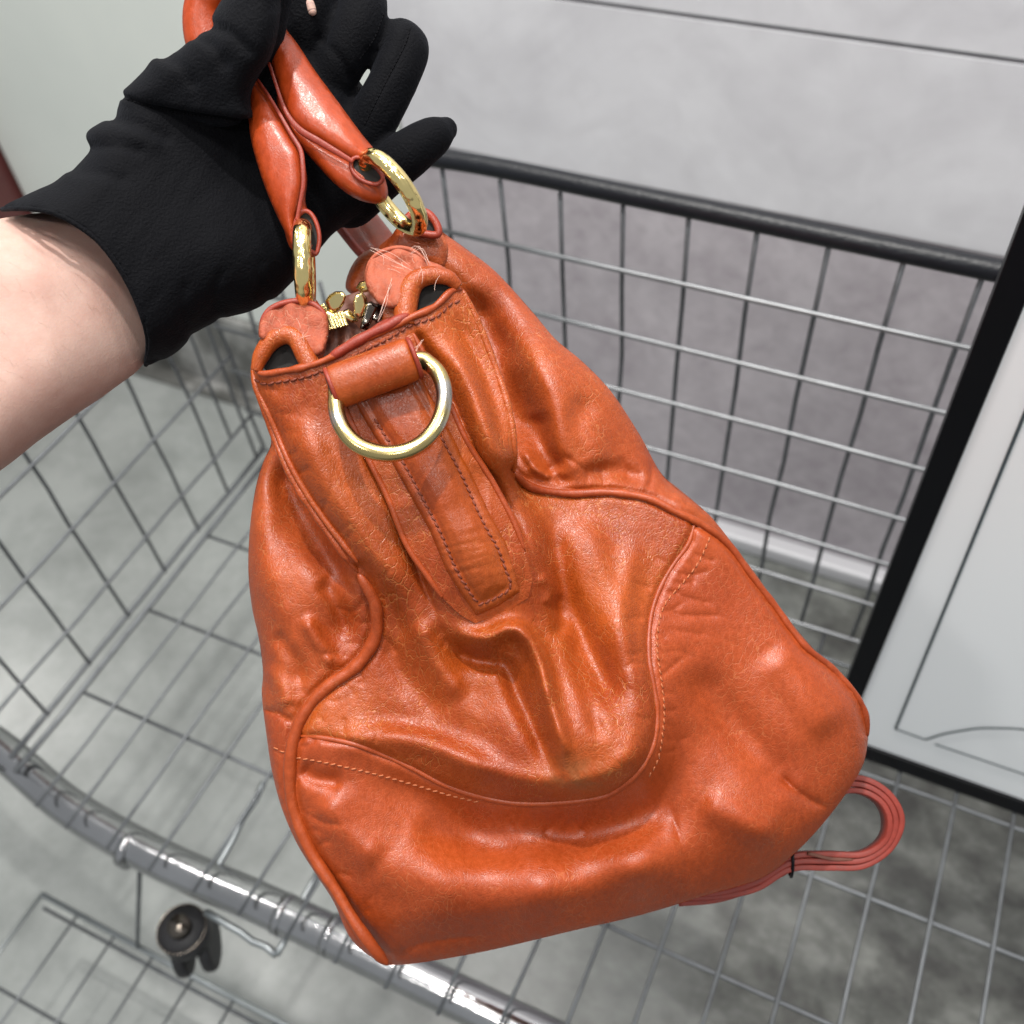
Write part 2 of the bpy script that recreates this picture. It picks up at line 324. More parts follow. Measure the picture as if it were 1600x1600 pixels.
M_kick = streaky('dark_kick_stone', (.07, .07, .065), (.12, .12, .113), (.28, .28, .27))
M_joint = simple('tile_joint', (0.05, 0.05, 0.055), .8)
M_trim = simple('steel_trim', (0.50, 0.50, 0.52), .5, .1)
M_redwood = simple('dark_red_post', (0.10, 0.03, 0.028), .35, var=.3)
M_rub = simple('caster_rubber', (0.018, 0.018, 0.02), .55, var=.4, vscale=90)

# ------------------------------------------------------------------ setting: floor, walls
def struct(o): o['kind'] = 'structure'; return o
nt = M_floord.node_tree; L = nt.links.new; b = nt.nodes['Principled BSDF']; src = b.inputs['Base Color'].links[0].from_socket
tcf = N(nt, 'ShaderNodeTexCoord'); sf = N(nt, 'ShaderNodeSeparateXYZ'); L(tcf.outputs['Object'], sf.inputs[0]); nf = N(nt, 'ShaderNodeTexNoise'); nf.inputs['Scale'].default_value = 3.2; nf.inputs['Detail'].default_value = 8; nf.inputs['Roughness'].default_value = .65; L(tcf.outputs['Object'], nf.inputs['Vector'])
af = N(nt, 'ShaderNodeMath', operation='MULTIPLY_ADD'); af.inputs[1].default_value = .9; L(nf.outputs[0], af.inputs[0]); L(sf.outputs[0], af.inputs[2])
mf = N(nt, 'ShaderNodeMapRange'); mf.inputs[1].default_value = -.05; mf.inputs[2].default_value = .5; L(af.outputs[0], mf.inputs[0])  # floor darkens to the right: cart and board shade painted into its colour
nl = N(nt, 'ShaderNodeTexNoise'); nl.inputs['Scale'].default_value = 6; nl.inputs['Detail'].default_value = 10; nl.inputs['Distortion'].default_value = .15; nl.inputs['Roughness'].default_value = .7; L(tcf.outputs['Object'], nl.inputs['Vector'])
ml = N(nt, 'ShaderNodeMapRange'); ml.inputs[1].default_value = .36; ml.inputs[2].default_value = .62; L(nl.outputs[0], ml.inputs[0])
xl = N(nt, 'ShaderNodeMix', data_type='RGBA'); xl.inputs[6].default_value = (.20, .213, .205, 1); xl.inputs[7].default_value = (.29, .305, .295, 1); L(ml.outputs[0], xl.inputs[0])
xf = N(nt, 'ShaderNodeMix', data_type='RGBA'); L(mf.outputs[0], xf.inputs[0]); L(xl.outputs[2], xf.inputs[6]); L(src, xf.inputs[7]); L(xf.outputs[2], b.inputs['Base Color'])
struct(box('floor', (-6, -3, -0.05), (4, 3.2, 0.0), M_floord))
YW = 1.11
struct(box('dark_floor_strip', (-6, 1.06, 0.004), (-0.62, YW - .012, 0.008), M_kick))
wl = struct(box('wall', (-6, YW + .02, 0), (4, YW + .2, 2.8), M_joint))
# tiles of the grey cladding (right part), joints recessed
XS = -0.74
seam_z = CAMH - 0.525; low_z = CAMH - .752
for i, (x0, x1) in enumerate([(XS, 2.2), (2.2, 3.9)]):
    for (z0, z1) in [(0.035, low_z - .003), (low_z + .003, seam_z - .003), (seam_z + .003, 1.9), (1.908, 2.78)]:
        box('tile', (x0 + .004, YW, z0), (x1 - .004, YW + .018, z1), M_wall_shade if z1 < low_z else M_wall, wl)  # lowest course coloured darker for the shade on the lower wall
for x0, x1 in [(-1.615, XS), (-2.9, -2.2), (-3.7, -2.9)]:
    box('panel', (x0 + .003, YW, 0.20), (x1 - .003, YW + .018, 2.78), M_pale, wl, bev=.002)
box('baseboard', (-3.7, YW - .012, 0.0), (XS - .002, YW + .015, 0.198), M_kick, wl, bev=.003)
box('base_trim', (XS, YW - .028, 0.0), (2.6, YW + .01, 0.032), M_trim, wl, bev=.006)
box('door_post', (-2.2, YW - .06, 0), (-1.625, YW + .015, 2.6), M_redwood, bev=.006, label='dark reddish post standing against the wall at the left edge', cat='post', loc=(-1.9, YW, 0))

# ------------------------------------------------------------------ wire cart
BZ = CAMH - .9
cart = thing('wire_cart', 'open wire mesh cart with black top rail and thick chrome tube under its basket', 'cart', (-0.3, 0.35, 0))
wire_cache = {}
def wire(a, b, r=.0021, mat=None, name='wire', parent=None, wob=0.0013):
    r = r * .84 if r < .003 else r
    a = np.array(a, float); b = np.array(b, float)
    n = 7; t = np.linspace(0, 1, n)[:, None]; p = a + (b - a) * t
    p[1:-1] += rng.randn(n - 2, 3) * wob * .6
    v, f = tube_data(p, r, 8)
    return mk(name, v, f, mat or M_wire, parent or cart)
XL = -0.70; XR = 0.55; YF = 0.145; YB = 0.63
# basket floor: wires running away (Y) and across (X)
xs = [-0.598 + .0502 * k for k in range(23)]
for x in xs: wire((x, YF - .005, BZ), (x, YB, BZ), .0021)
for y in (.265, .377, .490, .60): wire((-.598 - .09, y, BZ - .0045), (XR, y, BZ - .0045), .0024)
wire((XL, YF + .03, BZ), (XL, YB, BZ), .003, name='floor_edge_wire'); wire((XL + .014, YF + .02, BZ - .002), (XL + .014, YB, BZ - .002), .003, name='floor_edge_wire')
wire((-.64, YF - .0, BZ), (-.64, YB, BZ), .0021)
# left side: uprights and rows
for y in [.163, .229, .295, .361, .427, .492, .553, .615]: wire((XL, y, BZ - .004), (XL, y, BZ + .32), .0023)
for z in (-.65, -.742, -.835): wire((XL + .004, YF, CAMH + z), (XL + .004, YB, CAMH + z), .0023)
wire((XL, YF, BZ + .32), (XL, YB, BZ + .32), .006, M_rail, 'side_rail')
# back: uprights and rows
for k in range(-9, 14):
    x = (-.447 + .0825 * k) * .63
    top = CAMH - .445 if x > -.42 else BZ + .30
    wire((x, YB, BZ), (x, YB, top), .0024)
for k in range(8):
    z = CAMH - (.797 + .1035 * k) * .63
    x0 = -.405 if z > BZ + .30 else XL
    if z > BZ - .002: wire((x0, YB - .0045, z), (XR, YB - .0045, z), .0026, M_wire2)
rp = [(XL, YB, BZ + .30), (-.56, YB, BZ + .34), (-.46, YB, CAMH - .455), (-.38, YB, CAMH - .436), (-.2, YB, CAMH - .4355), (0.05, YB, CAMH - .437), (XR, YB, CAMH - .437)]
v, f = tube_data(resample(catmull(rp, 8), .012), .0078, 14); mk('top_rail', v, f, M_rail, cart)
# chrome tube below the basket front, bent up at its left end
tp = [onplane(-260, 930, 2, BZ - .03), onplane(-120, 1085, 2, BZ - .03), onplane(0, 1170, 2, BZ - .028), onplane(110, 1262, 2, BZ - .028), onplane(250, 1342, 2, BZ - .028), onplane(400, 1408, 2, BZ - .028), onplane(550, 1478, 2, BZ - .028), onplane(800, 1598, 2, BZ - .028)]
d = tp[-1] - tp[-2]; tp.append(tp[-1] + d * 1.5)
v, f = tube_data(resample(catmull(tp, 8), .01), .0185, 24); mk('chrome_tube', v, f, M_chrome, cart)
for q in [(205, 1326), (445, 1430), (520, 1462)]:
    c = onplane(*q, 2, BZ - .028); v, f = tube_data([c - [.004, 0, 0], c + [.004, 0, 0]], .0195, 24); mk('tube_band', v, f, M_chrome, cart)
# flat bracket plate under the tube and the caster beneath
A, B_, C_ = onplane(322, 1425, 2, BZ - .05), onplane(432, 1492, 2, BZ - .05), onplane(498, 1362, 2, BZ - .05)
wire(A, B_, .0036, M_zinc, name='bracket_bar'); wire(B_, C_, .0034, M_zinc, name='bracket_bar')
wire(onplane(318, 1395, 2, BZ - .03), onplane(412, 1222, 2, BZ - .0), .0034, M_zinc, name='bracket_bar')
wire(onplane(218, 1335, 2, BZ - .03), onplane(215, 1480, 2, 0.25), .0028, name='stay')
# lower shelf
SZ = CAMH - 1.15
sy = .105
wire((-.735, sy, SZ), (.6, sy, SZ), .0032, M_zinc, name='shelf_edge'); wire((-.735, sy, SZ), (-.735, -.5, SZ), .0028, M_zinc, name='shelf_edge')
wire((-.735, .095, SZ - .02), (.6, .095, SZ - .02), .0025, name='shelf_edge')
for k in range(1, 22): wire((-.735 + .055 * k, sy, SZ), (-.735 + .055 * k, -.5, SZ), .0019, name='shelf_wire')
for k in range(1, 5): wire((-.735, sy - .1 * k, SZ - .003), (.6, sy - .1 * k, SZ - .003), .0023, name='shelf_wire')
# caster
ctop = onplane(318, 1428, 2, BZ - .10); ct = ctop.copy()
def caster(c, nm='caster'):
    ax = np.array([.75, .55, 0]); ax /= np.linalg.norm(ax)
    v, f = join([tube_data([c + ax * s * .013 - ax * .006, c + ax * s * .013 + ax * .006], .03, 28) for s in (-1, 1)])
    w_ = bevel(mk(nm, v, f, M_rub, cart, smooth=False), .004)
    v, f = tube_data([c + [0, 0, .026], c + [0, 0, .046]], .025, 24); mk('swivel', v, f, M_rub, w_); v, f = tube_data([c + [.024 * math.cos(a), .024 * math.sin(a), .046] for a in np.linspace(0, 6.283, 25)[:-1]], .0010, 8, closed=True); mk('swivel_ring', v, f, M_steel, w_)
    v, f = box_data(c + [0, 0, .02], (.006, .012, .022)); mk('fork', v, f, M_steel, w_, smooth=False)
    v, f = tube_data([c + [0, 0, .046], c + [0, 0, .058]], .011, 16); mk('stem', v, f, M_steel, w_)
caster(onplane(306, 1474, 2, .36))
v, f = box_data(onplane(322, 1478, 2, .33) + [0, 0, .108], (.06, .05, .004)); pass

# ------------------------------------------------------------------ white board with black frame, standing in the cart
BY = 0.50
bd = thing('framed_board', 'white board with thin dark line drawing in a black frame, standing in the wire cart', 'board', (0.3, BY, BZ))
x0 = .032; xw = .049; zb = BZ + .004; zw = BZ + .027
box('frame_side', (x0, BY, zb), (xw, BY + .02, CAMH - .2), M_frame, bd, bev=.001)
box('frame_bottom', (xw + .0005, BY, zb), (.75, BY + .02, zw), M_frame, bd, bev=.001)
box('frame_side', (.7505, BY, zb), (.768, BY + .02, CAMH - .2), M_frame, bd, bev=.001)
box('frame_top', (xw + .0005, BY, CAMH - .198), (.75, BY + .02, CAMH - .18), M_frame, bd, bev=.001)
box('board_face', (xw + .0005, BY + .003, zw), (.75, BY + .012, CAMH - .2), M_board, bd)
def bline(pts, r=.0011):
    p = [onplane(a, b, 1, BY + .002) for a, b in pts]; p = resample(catmull(p, 8) if len(p) > 2 else np.array(p), .006)
    v, f = tube_data(p, r, 6, flat=(1, .35), up=(0, 1, 0)); mk('printed_line', v, f, M_line, bd)
bline([(1680, 455), (1579, 700), (1489, 920), (1399, 1139)]); bline([(1399, 1139), (1446, 1156)])
bline([(1446, 1156), (1475, 1147), (1502, 1142), (1530, 1138), (1562, 1138), (1600, 1140), (1700, 1155)]); bline([(1461, 1163), (1600, 1210), (1700, 1245)])

# ------------------------------------------------------------------ BAG: surface fields
SIL_L = [(393, 573), (397, 610), (412, 650), (424, 690), (412, 720), (400, 760), (391, 820), (388, 890), (394, 950), (405, 1000), (411, 1050), (409, 1080), (412, 1115), (418, 1160), (425, 1205), (440, 1262), (464, 1318), (495, 1368), (522, 1410), (545, 1462), (575, 1492), (607, 1508)]
SIL_B = [(607, 1508), (650, 1505), (760, 1486), (900, 1453), (1000, 1430), (1100, 1400), (1190, 1372), (1243, 1332), (1290, 1282), (1330, 1228), (1350, 1190), (1357, 1152)]
SIL_R = [(1357, 1152), (1352, 1112), (1336, 1078), (1296, 1040), (1250, 990), (1208, 935), (1168, 880), (1115, 812), (1085, 785), (1035, 742), (1000, 680), (955, 612), (910, 565), (868, 530), (830, 485), (775, 425), (730, 390), (692, 363)]
smooth = lambda l, n=5: catmull(l, n)
sL, sB, sR = smooth(SIL_L), smooth(SIL_B), smooth(SIL_R)
SIL = np.vstack([sL, sB[1:], sR[1:]])
PIP_L = smooth([(560, 895), (578, 925), (588, 952), (586, 996), (557, 1040), (511, 1073), (478, 1110), (459, 1154), (453, 1206), (459, 1263), (485, 1329), (524, 1390), (555, 1442), (590, 1490), (607, 1507)])
PIP_R = smooth([(803, 738), (820, 755), (843, 765), (892, 771), (953, 769), (1014, 779), (1059, 801), (1103, 823), (1140, 853), (1172, 897), (1209, 945), (1254, 1006), (1298, 1043), (1333, 1080), (1350, 1112), (1356, 1150)])
WELT = smooth([(466, 1150), (500, 1152), (555, 1163), (600, 1180), (642, 1199), (690, 1224), (730, 1239), (775, 1250), (817, 1255), (883, 1253), (940, 1245), (970, 1230), (1000, 1203), (1020, 1165), (1027, 1120), (1022, 1075), (1014, 1031), (1014, 987), (1020, 950), (1033, 915), (1052, 882), (1075, 850), (1086, 815)])
GL = smooth([(393, 573), (403, 610), (420, 655), (444, 722), (470, 770), (500, 815), (533, 860), (560, 895)])
GR = smooth([(722, 452), (745, 500), (765, 550), (783, 600), (797, 650), (803, 700), (803, 738)])
TOP = smooth([(393, 573), (410, 584), (440, 580), (474, 574), (512, 561), (560, 536), (605, 516), (640, 497), (678, 480), (705, 455), (722, 452)])

CT_A = [(395, 575, .400), (470, 575, .394), (560, 535, .392), (640, 498, .393), (722, 452, .403),
        (450, 680, .404), (540, 690, .398), (640, 660, .397), (720, 600, .400), (770, 560, .408),
        (520, 800, .408), (640, 830, .404), (760, 800, .405), (800, 720, .410),
        (565, 900, .417), (680, 930, .412), (770, 930, .409), (830, 850, .413), (870, 960, .424),
        (585, 990, .428), (500, 1090, .432), (460, 1160, .434), (600, 1100, .431), (740, 1080, .428), (860, 1050, .420),
        (560, 1165, .428), (740, 1200, .424), (900, 1200, .413), (990, 1190, .415), (1000, 1050, .424), (960, 900, .434), (1080, 820, .440), (880, 800, .437), (810, 760, .430), (950, 775, .440),
        (740, 1300, .447), (900, 1310, .447), (1020, 1270, .445), (1100, 1150, .442), (1060, 1030, .434), (1150, 950, .446), (1200, 1050, .448),
        (480, 1250, .436), (600, 1300, .436), (560, 1420, .446), (610, 1500, .462), (700, 1400, .438), (850, 1390, .437), (1000, 1360, .438), (760, 1475, .462), (1000, 1425, .464), (1180, 1370, .470),
        (1180, 1300, .445), (1280, 1250, .457), (1340, 1160, .462), (1280, 1120, .450), (410, 1150, .446), (430, 1060, .442)]
fA = tps(CT_A)
CT_B = [(560, 895, .420), (588, 960, .430), (510, 1073, .434), (460, 1154, .437), (412, 1050, .446), (400, 950, .446), (388, 860, .446), (420, 700, .444), (500, 800, .446), (430, 1110, .440), (440, 900, .432), (460, 1000, .432), (520, 980, .436), (520, 600, .46), (450, 1010, .432),
        (803, 738, .434), (843, 765, .438), (953, 769, .442), (1059, 801, .444), (1103, 823, .449), (1172, 897, .455), (1254, 1006, .460), (1356, 1150, .466), (780, 640, .448), (760, 520, .450), (700, 420, .450), (640, 380, .455), (850, 600, .440), (950, 680, .447), (1050, 760, .452), (600, 480, .47), (880, 680, .438), (800, 480, .452), (740, 430, .452)]
fB = tps(CT_B)
# (polyline, width px, height mm toward the viewer, profile g=round s=sharp)
ST_A = [
    ([(512, 565), (545, 645), (582, 719), (612, 775), (650, 884), (672, 940), (690, 985)], 13, -5.2, 's'),
    ([(642, 505), (675, 565), (710, 632), (747, 715), (781, 767), (819, 831), (838, 890)], 12, -5.0, 's'),
    ([(672, 515), (725, 580), (765, 681), (800, 775), (828, 850)], 22, 5.4, 'g'),
    ([(700, 480), (735, 540), (772, 640), (790, 720)], 12, -2.4, 'g'), ([(645, 515), (668, 560), (690, 600)], 12, -2.0, 'g'),
    ([(452, 640), (500, 740), (556, 830), (604, 900), (640, 960)], 32, 6.2, 'g'),
    ([(420, 640), (450, 712), (488, 780), (530, 835), (556, 868)], 8, -2.4, 's'),
    ([(560, 870), (600, 925), (625, 985), (640, 1010)], 16, -3.0, 'g'),
    ([(690, 970), (725, 992), (762, 996), (798, 982), (822, 992), (842, 1030), (856, 1085), (872, 1140), (896, 1218)], 15, 7.4, 'g'),
    ([(790, 985), (826, 1000), (846, 1050), (860, 1110)], 14, 3.5, 'g'),
    ([(692, 992), (722, 1022), (760, 1034), (790, 1040), (812, 1090), (840, 1150), (868, 1215)], 17, -6.5, 'g'),
    ([(652, 962), (668, 1010), (695, 1055), (728, 1095)], 20, 4.6, 'g'),
    ([(600, 985), (622, 1040), (660, 1090), (700, 1125)], 20, -3.0, 'g'),
    ([(847, 790), (868, 870), (886, 940), (912, 1000), (940, 1065), (966, 1125)], 24, -9.5, 'g'),
    ([(905, 800), (940, 880), (958, 960), (975, 1050)], 24, 3.2, 'g'),
    ([(888, 990), (905, 1050), (925, 1110), (942, 1165)], 14, -2.5, 'g'),
    ([(985, 830), (982, 900), (975, 970), (990, 1050), (1000, 1110)], 20, 3.0, 'g'),
    ([(500, 1170), (600, 1150), (680, 1167), (740, 1195), (830, 1222), (900, 1222), (960, 1205), (995, 1160), (1000, 1110)], 20, 4.5, 'g'),
    ([(560, 1125), (640, 1130), (720, 1145), (800, 1170)], 24, -2.0, 'g'),
    ([(905, 1222), (893, 1195), (884, 1170)], 7, -1.2, 's'),
    ([(842, 895), (860, 920), (858, 950)], 10, 3.0, 'g'), ([(868, 925), (876, 970), (868, 1000)], 11, -3.0, 'g'),
    # bottom panel
    ([(500, 1190), (560, 1205), (640, 1240), (730, 1276), (820, 1292), (900, 1295), (980, 1280), (1035, 1235), (1062, 1160), (1062, 1080)], 36, -6.5, 'g'),
    ([(520, 1300), (600, 1356), (752, 1388), (883, 1374), (1058, 1338), (1150, 1335)], 46, 4.6, 'g'),
    ([(500, 1240), (540, 1300), (600, 1350)], 28, 4.0, 'g'),
    ([(640, 1290), (740, 1320), (830, 1335)], 26, -3.0, 'g'),
    ([(1075, 1037), (1131, 1112), (1195, 1187), (1250, 1240)], 34, -5.5, 'g'),
    ([(1215, 1208), (1250, 1240), (1280, 1258), (1296, 1262)], 9, -3.0, 's'),
    ([(1090, 1250), (1160, 1285), (1220, 1315)], 26, 4.0, 'g'),
    ([(1200, 1010), (1260, 1090), (1310, 1150)], 34, 4.0, 'g'),
    ([(1048, 926), (1080, 936), (1118, 944)], 5, -.8, 's'), ([(1036, 955), (1075, 962), (1130, 962)], 5, -.9, 's'), ([(1034, 980), (1070, 988), (1110, 992)], 5, -.6, 's'), ([(1036, 1020), (1060, 1018), (1085, 1028)], 4, -.5, 's'),
    ([(1048, 1262), (1062, 1310), (1080, 1372)], 6, -1.2, 's'), ([(470, 1265), (505, 1285), (540, 1290)], 8, -1.3, 's'), ([(560, 1440), (760, 1425), (980, 1375)], 26, 2.0, 'g'),
    ([(612, 1505), (640, 1480), (700, 1468), (760, 1462)], 7, -1.5, 's'), ([(465, 1195), (490, 1215), (540, 1222)], 14, -3.5, 'g'),
]
ST_B = [
    ([(432, 700), (452, 770), (490, 838), (530, 895), (565, 935)], 26, -9.0, 'g'),
    ([(405, 780), (408, 860), (425, 930), (470, 985)], 30, 3.5, 'g'),
    ([(500, 900), (530, 950), (548, 1000)], 15, -4.0, 'g'), ([(470, 960), (510, 1020), (520, 1050)], 14, 3.5, 'g'),
    ([(425, 985), (460, 1030), (470, 1075)], 14, -3.0, 'g'), ([(412, 1040), (440, 1075), (448, 1110)], 14, 3.0, 'g'),
    ([(409, 1108), (432, 1114), (462, 1130)], 6, -3.5, 's'),
    ([(736, 440), (778, 545), (806, 640), (822, 715)], 36, -10.0, 'g'),
    ([(795, 520), (850, 600), (905, 690), (960, 742)], 44, 6.0, 'g'),
    ([(835, 640), (850, 700), (880, 745)], 18, -4.5, 'g'), ([(815, 700), (840, 735), (870, 752)], 8, 2.5, 'g'),
    ([(900, 740), (960, 735), (1010, 752)], 15, -3.0, 'g'), ([(930, 620), (900, 660), (925, 730)], 22, -3.0, 'g'),
    ([(700, 400), (760, 470), (830, 560)], 16, 2.0, 'g'), ([(1050, 765), (1100, 800)], 14, 2.0, 'g'),
    ([(800, 742), (850, 752), (900, 752)], 9, -2.5, 'g'),
]
def puckers(line, n, lo, hi, side, h=.8, w=4.6, t0=0, t1=1):
    out = []; ln = resample(line, 4); T = np.gradient(ln, axis=0)
    for k in range(n):
        i = int(len(ln) * (t0 + (t1 - t0) * (k + random.random()) / n)) % len(ln); t = T[i] / np.linalg.norm(T[i]); nv = np.array([-t[1], t[0]]) * side
        L_ = random.uniform(lo, hi); tw = random.uniform(-.5, .5); a = ln[i] + nv * 9; b = a + (nv + t * tw) * L_ * .5; c = a + (nv + t * (tw + random.uniform(-.6, .6))) * L_
        out.append(([tuple(a), tuple(b), tuple(c)], w * random.uniform(.8, 1.3), -h * random.uniform(.5, 1.3), 's'))
    return out
ST_A += puckers(PIP_L, 16, 22, 55, 1, 1.0) + puckers(PIP_L, 16, 18, 45, -1, .9) + puckers(WELT, 22, 14, 34, -1, .7, 4.0) + puckers(WELT, 26, 18, 50, 1, .7, 4.2, .35, 1)
ST_A += puckers(np.array([(690, 985), (745, 1000), (800, 985), (850, 930)]), 14, 20, 50, 1, 1.1, 4.6) + puckers(GL, 12, 16, 50, -1, .8)
ST_B += puckers(PIP_L, 16, 20, 60, 1, .65) + puckers(PIP_L, 10, 20, 60, -1, .65) + puckers(PIP_R, 14, 20, 55, -1, 1.0, 4.6, 0, .5) + puckers(PIP_R, 8, 18, 40, 1, .8, 4.6, 0, .4)
def strokes(q, ST):
    z = np.zeros(len(q))
    for pl, wd, h, kind in ST:
        ln = resample(catmull(pl, 5), 6); m = (q[:, 0] > ln[:, 0].min() - 4 * wd) & (q[:, 0] < ln[:, 0].max() + 4 * wd) & (q[:, 1] > ln[:, 1].min() - 4 * wd) & (q[:, 1] < ln[:, 1].max() + 4 * wd)
        if not m.any(): continue
        d, t = polydist(q[m], ln)
        tap = np.clip(np.minimum(t / .22, (1 - t) / .22), 0, 1); tap = tap * tap * (3 - 2 * tap); tap = .15 + .85 * tap
        g = np.exp(-(d / wd) ** 2) if kind == 'g' else np.exp(-d / wd * 1.1)
        z[m] += h * .001 * tap * g
    return z
def crumple(q, amp=1.0):
    x, y = rot(q, 25); n = vnoise(x / 46, y / 90) * 2.4
    x, y = rot(q, -35); n += vnoise(x / 22 + 40, y / 60) * 1.1
    x, y = rot(q, 60); n += vnoise(x / 60 + 9, y / 16 + 3) * .8
    x, y = rot(q, 10); r = 1 - 2 * np.abs(vnoise(x / 13 + 7, y / 24 + 1)); n += r * .28
    x, y = rot(q, 80); r = 1 - 2 * np.abs(vnoise(x / 8 + 70, y / 30 + 11)); n += r * .14
    return n * .00066 * amp
def rim(q, scale=1.0):
    d, _ = polydist(q, SIL[::2]); Rr = 34.; k = np.clip(Rr - d, 0, Rr)
    low = np.clip((q[:, 1] - 1290) / 90, 0, 1) * np.clip((q[:, 0] - 600) / 60, 0, 1)
    return (Rr - np.sqrt(np.maximum(Rr * Rr - k * k, 0))) * .00027 * 1.15 * scale * (1 - .55 * low)
def taper_seams(q):
    """0 at seams, 1 away, so the panels meet under the piping"""
    d1, _ = polydist(q, PIP_L[::2]); d2, _ = polydist(q, PIP_R[::2]); return np.clip(np.minimum(d1, d2) / 24., 0, 1)
def zA(q, cr=1.0):
    q = np.asarray(q, float)
    amp = cr * (0.42 + .22 * np.clip((q[:, 1] - 900) / 150, 0, 1) * np.clip((1040 - q[:, 0]) / 120, 0, 1) * np.clip((1250 - q[:, 1]) / 60, 0, 1))
    dw, _ = polydist(q, WELT[::2]); groove = -.0022 * np.exp(-(dw / 7.) ** 2)
    dp = np.minimum(polydist(q, PIP_L[::2])[0], polydist(q, PIP_R[::2])[0] * 1.5); groove -= .0016 * np.exp(-((dp - 9) / 6.) ** 2)
    return fA(q) - 1.3 * strokes(q, ST_A) * (0.35 + .65 * taper_seams(q)) - crumple(q, 1) * amp + rim(q) - groove
def zB(q, cr=1.0):
    q = np.asarray(q, float); s = taper_seams(q)
    a = fA(q); b = fB(q)
    dp = np.minimum(polydist(q, PIP_L[::2])[0], polydist(q, PIP_R[::2])[0] * 1.5); b = b + .0016 * np.exp(-((dp - 9) / 6.) ** 2)
    return b - 1.3 * strokes(q, ST_B) * (.25 + .75 * s) - crumple(q + 500, 1) * .7 * cr + rim(q)

bag = thing('leather_handbag', 'orange leather handbag hanging end-on from the gloved hand', 'handbag', P(800, 900, .45))
def sheet(name, poly, zf, mat, step=3.4, parent=None, back=0.0):
    q, f, isb = tri_region(poly, step); z = zf(q)
    v = P(q[:, 0], q[:, 1], z); fl = []
    for t in f:      # face the viewer
        a, b, c = v[t[0]], v[t[1]], v[t[2]]
        if np.dot(np.cross(b - a, c - a), ORG - a) < 0: t = t[::-1]
        fl.append(t)
    return mk(name, v, fl, mat, parent or bag)
def cutto(line, p):  # index of the point of line nearest p
    return int(np.argmin(np.hypot(line[:, 0] - p[0], line[:, 1] - p[1])))
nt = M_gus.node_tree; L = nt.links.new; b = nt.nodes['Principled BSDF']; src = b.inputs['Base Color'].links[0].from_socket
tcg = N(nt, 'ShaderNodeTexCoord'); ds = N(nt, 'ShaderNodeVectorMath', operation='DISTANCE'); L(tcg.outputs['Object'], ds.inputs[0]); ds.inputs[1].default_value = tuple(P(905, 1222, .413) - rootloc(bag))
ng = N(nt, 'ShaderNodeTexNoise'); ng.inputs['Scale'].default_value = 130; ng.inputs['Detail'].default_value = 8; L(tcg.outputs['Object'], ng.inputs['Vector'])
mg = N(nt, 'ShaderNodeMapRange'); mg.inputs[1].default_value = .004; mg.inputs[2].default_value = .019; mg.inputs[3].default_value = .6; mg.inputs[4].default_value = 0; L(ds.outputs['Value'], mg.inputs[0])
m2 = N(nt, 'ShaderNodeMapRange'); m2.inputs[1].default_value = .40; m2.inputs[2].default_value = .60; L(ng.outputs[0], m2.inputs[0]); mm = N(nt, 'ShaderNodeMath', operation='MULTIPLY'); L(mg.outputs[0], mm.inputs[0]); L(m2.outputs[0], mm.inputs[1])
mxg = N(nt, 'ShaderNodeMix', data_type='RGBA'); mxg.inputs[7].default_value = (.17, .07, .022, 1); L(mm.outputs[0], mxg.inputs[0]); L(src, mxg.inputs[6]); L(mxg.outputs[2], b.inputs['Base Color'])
# gusset (end panel with its sunken pouch)
iw = cutto(PIP_L, WELT[0]); jw = cutto(PIP_R, WELT[-1])
gus = np.vstack([TOP, GR[1:], PIP_R[1:jw], WELT[::-1][1:], PIP_L[:iw][::-1], GL[::-1][1:-1]])
sheet('end_panel', gus, zA, M_gus)
# bottom panel
SEAM_L = smooth([(411, 1108), (432, 1116), (458, 1131), (464, 1137)])
bot = np.vstack([WELT[1:], PIP_R[jw:], sB[::-1][1:], PIP_L[iw:][::-1][1:-1]])
sheet('base_panel', bot, zA, M_bot)
il = cutto(sL, (411, 1108)); ip = cutto(PIP_L, SEAM_L[-1])
sheet('base_panel_side', np.vstack([SEAM_L, PIP_L[ip + 1:], sL[il + 1:-1][::-1]]), zB, M_bot)
# left side panel (tucks behind the end panel) and right side panel
shL = np.vstack([[(520, 640), (545, 760), (590, 860), (600, 900)], PIP_L[3:ip + 1], SEAM_L[::-1][1:], sL[8:il][::-1], [(430, 640)]])
sheet('side_panel', shL, zB, M_fla)
shR = np.vstack([sR[::-1], PIP_R[::-1][1:], [(770, 700), (740, 620), (700, 560), (660, 500), (615, 470), (600, 430), (592, 385), (612, 368), (645, 357)]])
sheet('side_panel', shR, zB, M_fla)
# back shell: carries the outline away from the viewer to the other end
lid = np.array([(690, 430), (680, 520), (640, 600), (560, 640), (480, 660), (430, 640)], float)
loop = np.vstack([sL[8:-1], sB[:-1], sR])
loop = resample(loop, 9); full = np.vstack([loop, lid])
z0 = np.where(np.arange(len(full)) < len(loop), zB(full, 0), .47)
onA = (full[:, 1] > 1100) & (np.arange(len(full)) < len(loop)); z0[onA] = np.maximum(zA(full[onA], 0), zB(full[onA], 0)) 
base = P(full[:, 0], full[:, 1], z0 - .0004); cen = base.mean(0); axis = R @ np.array([-.012, -.05, .20])
V = [base]; K = 9
for k in range(1, K):
    t = k / (K - 1); s = 1 - .05 * math.sin(t * math.pi) - .16 * t ** 3
    if k == 1: s = .995
    V.append(cen + (base - cen) * s + axis * t)
V.append(cen + (base - cen) * .5 + axis * 1.06); V.append(np.repeat((cen + axis * 1.07)[None], len(base), 0))
n = len(base); Fc = []
for k in range(len(V) - 1):
    for i in range(n): j = (i + 1) % n; Fc.append((k * n + i, k * n + j, (k + 1) * n + j, (k + 1) * n + i))
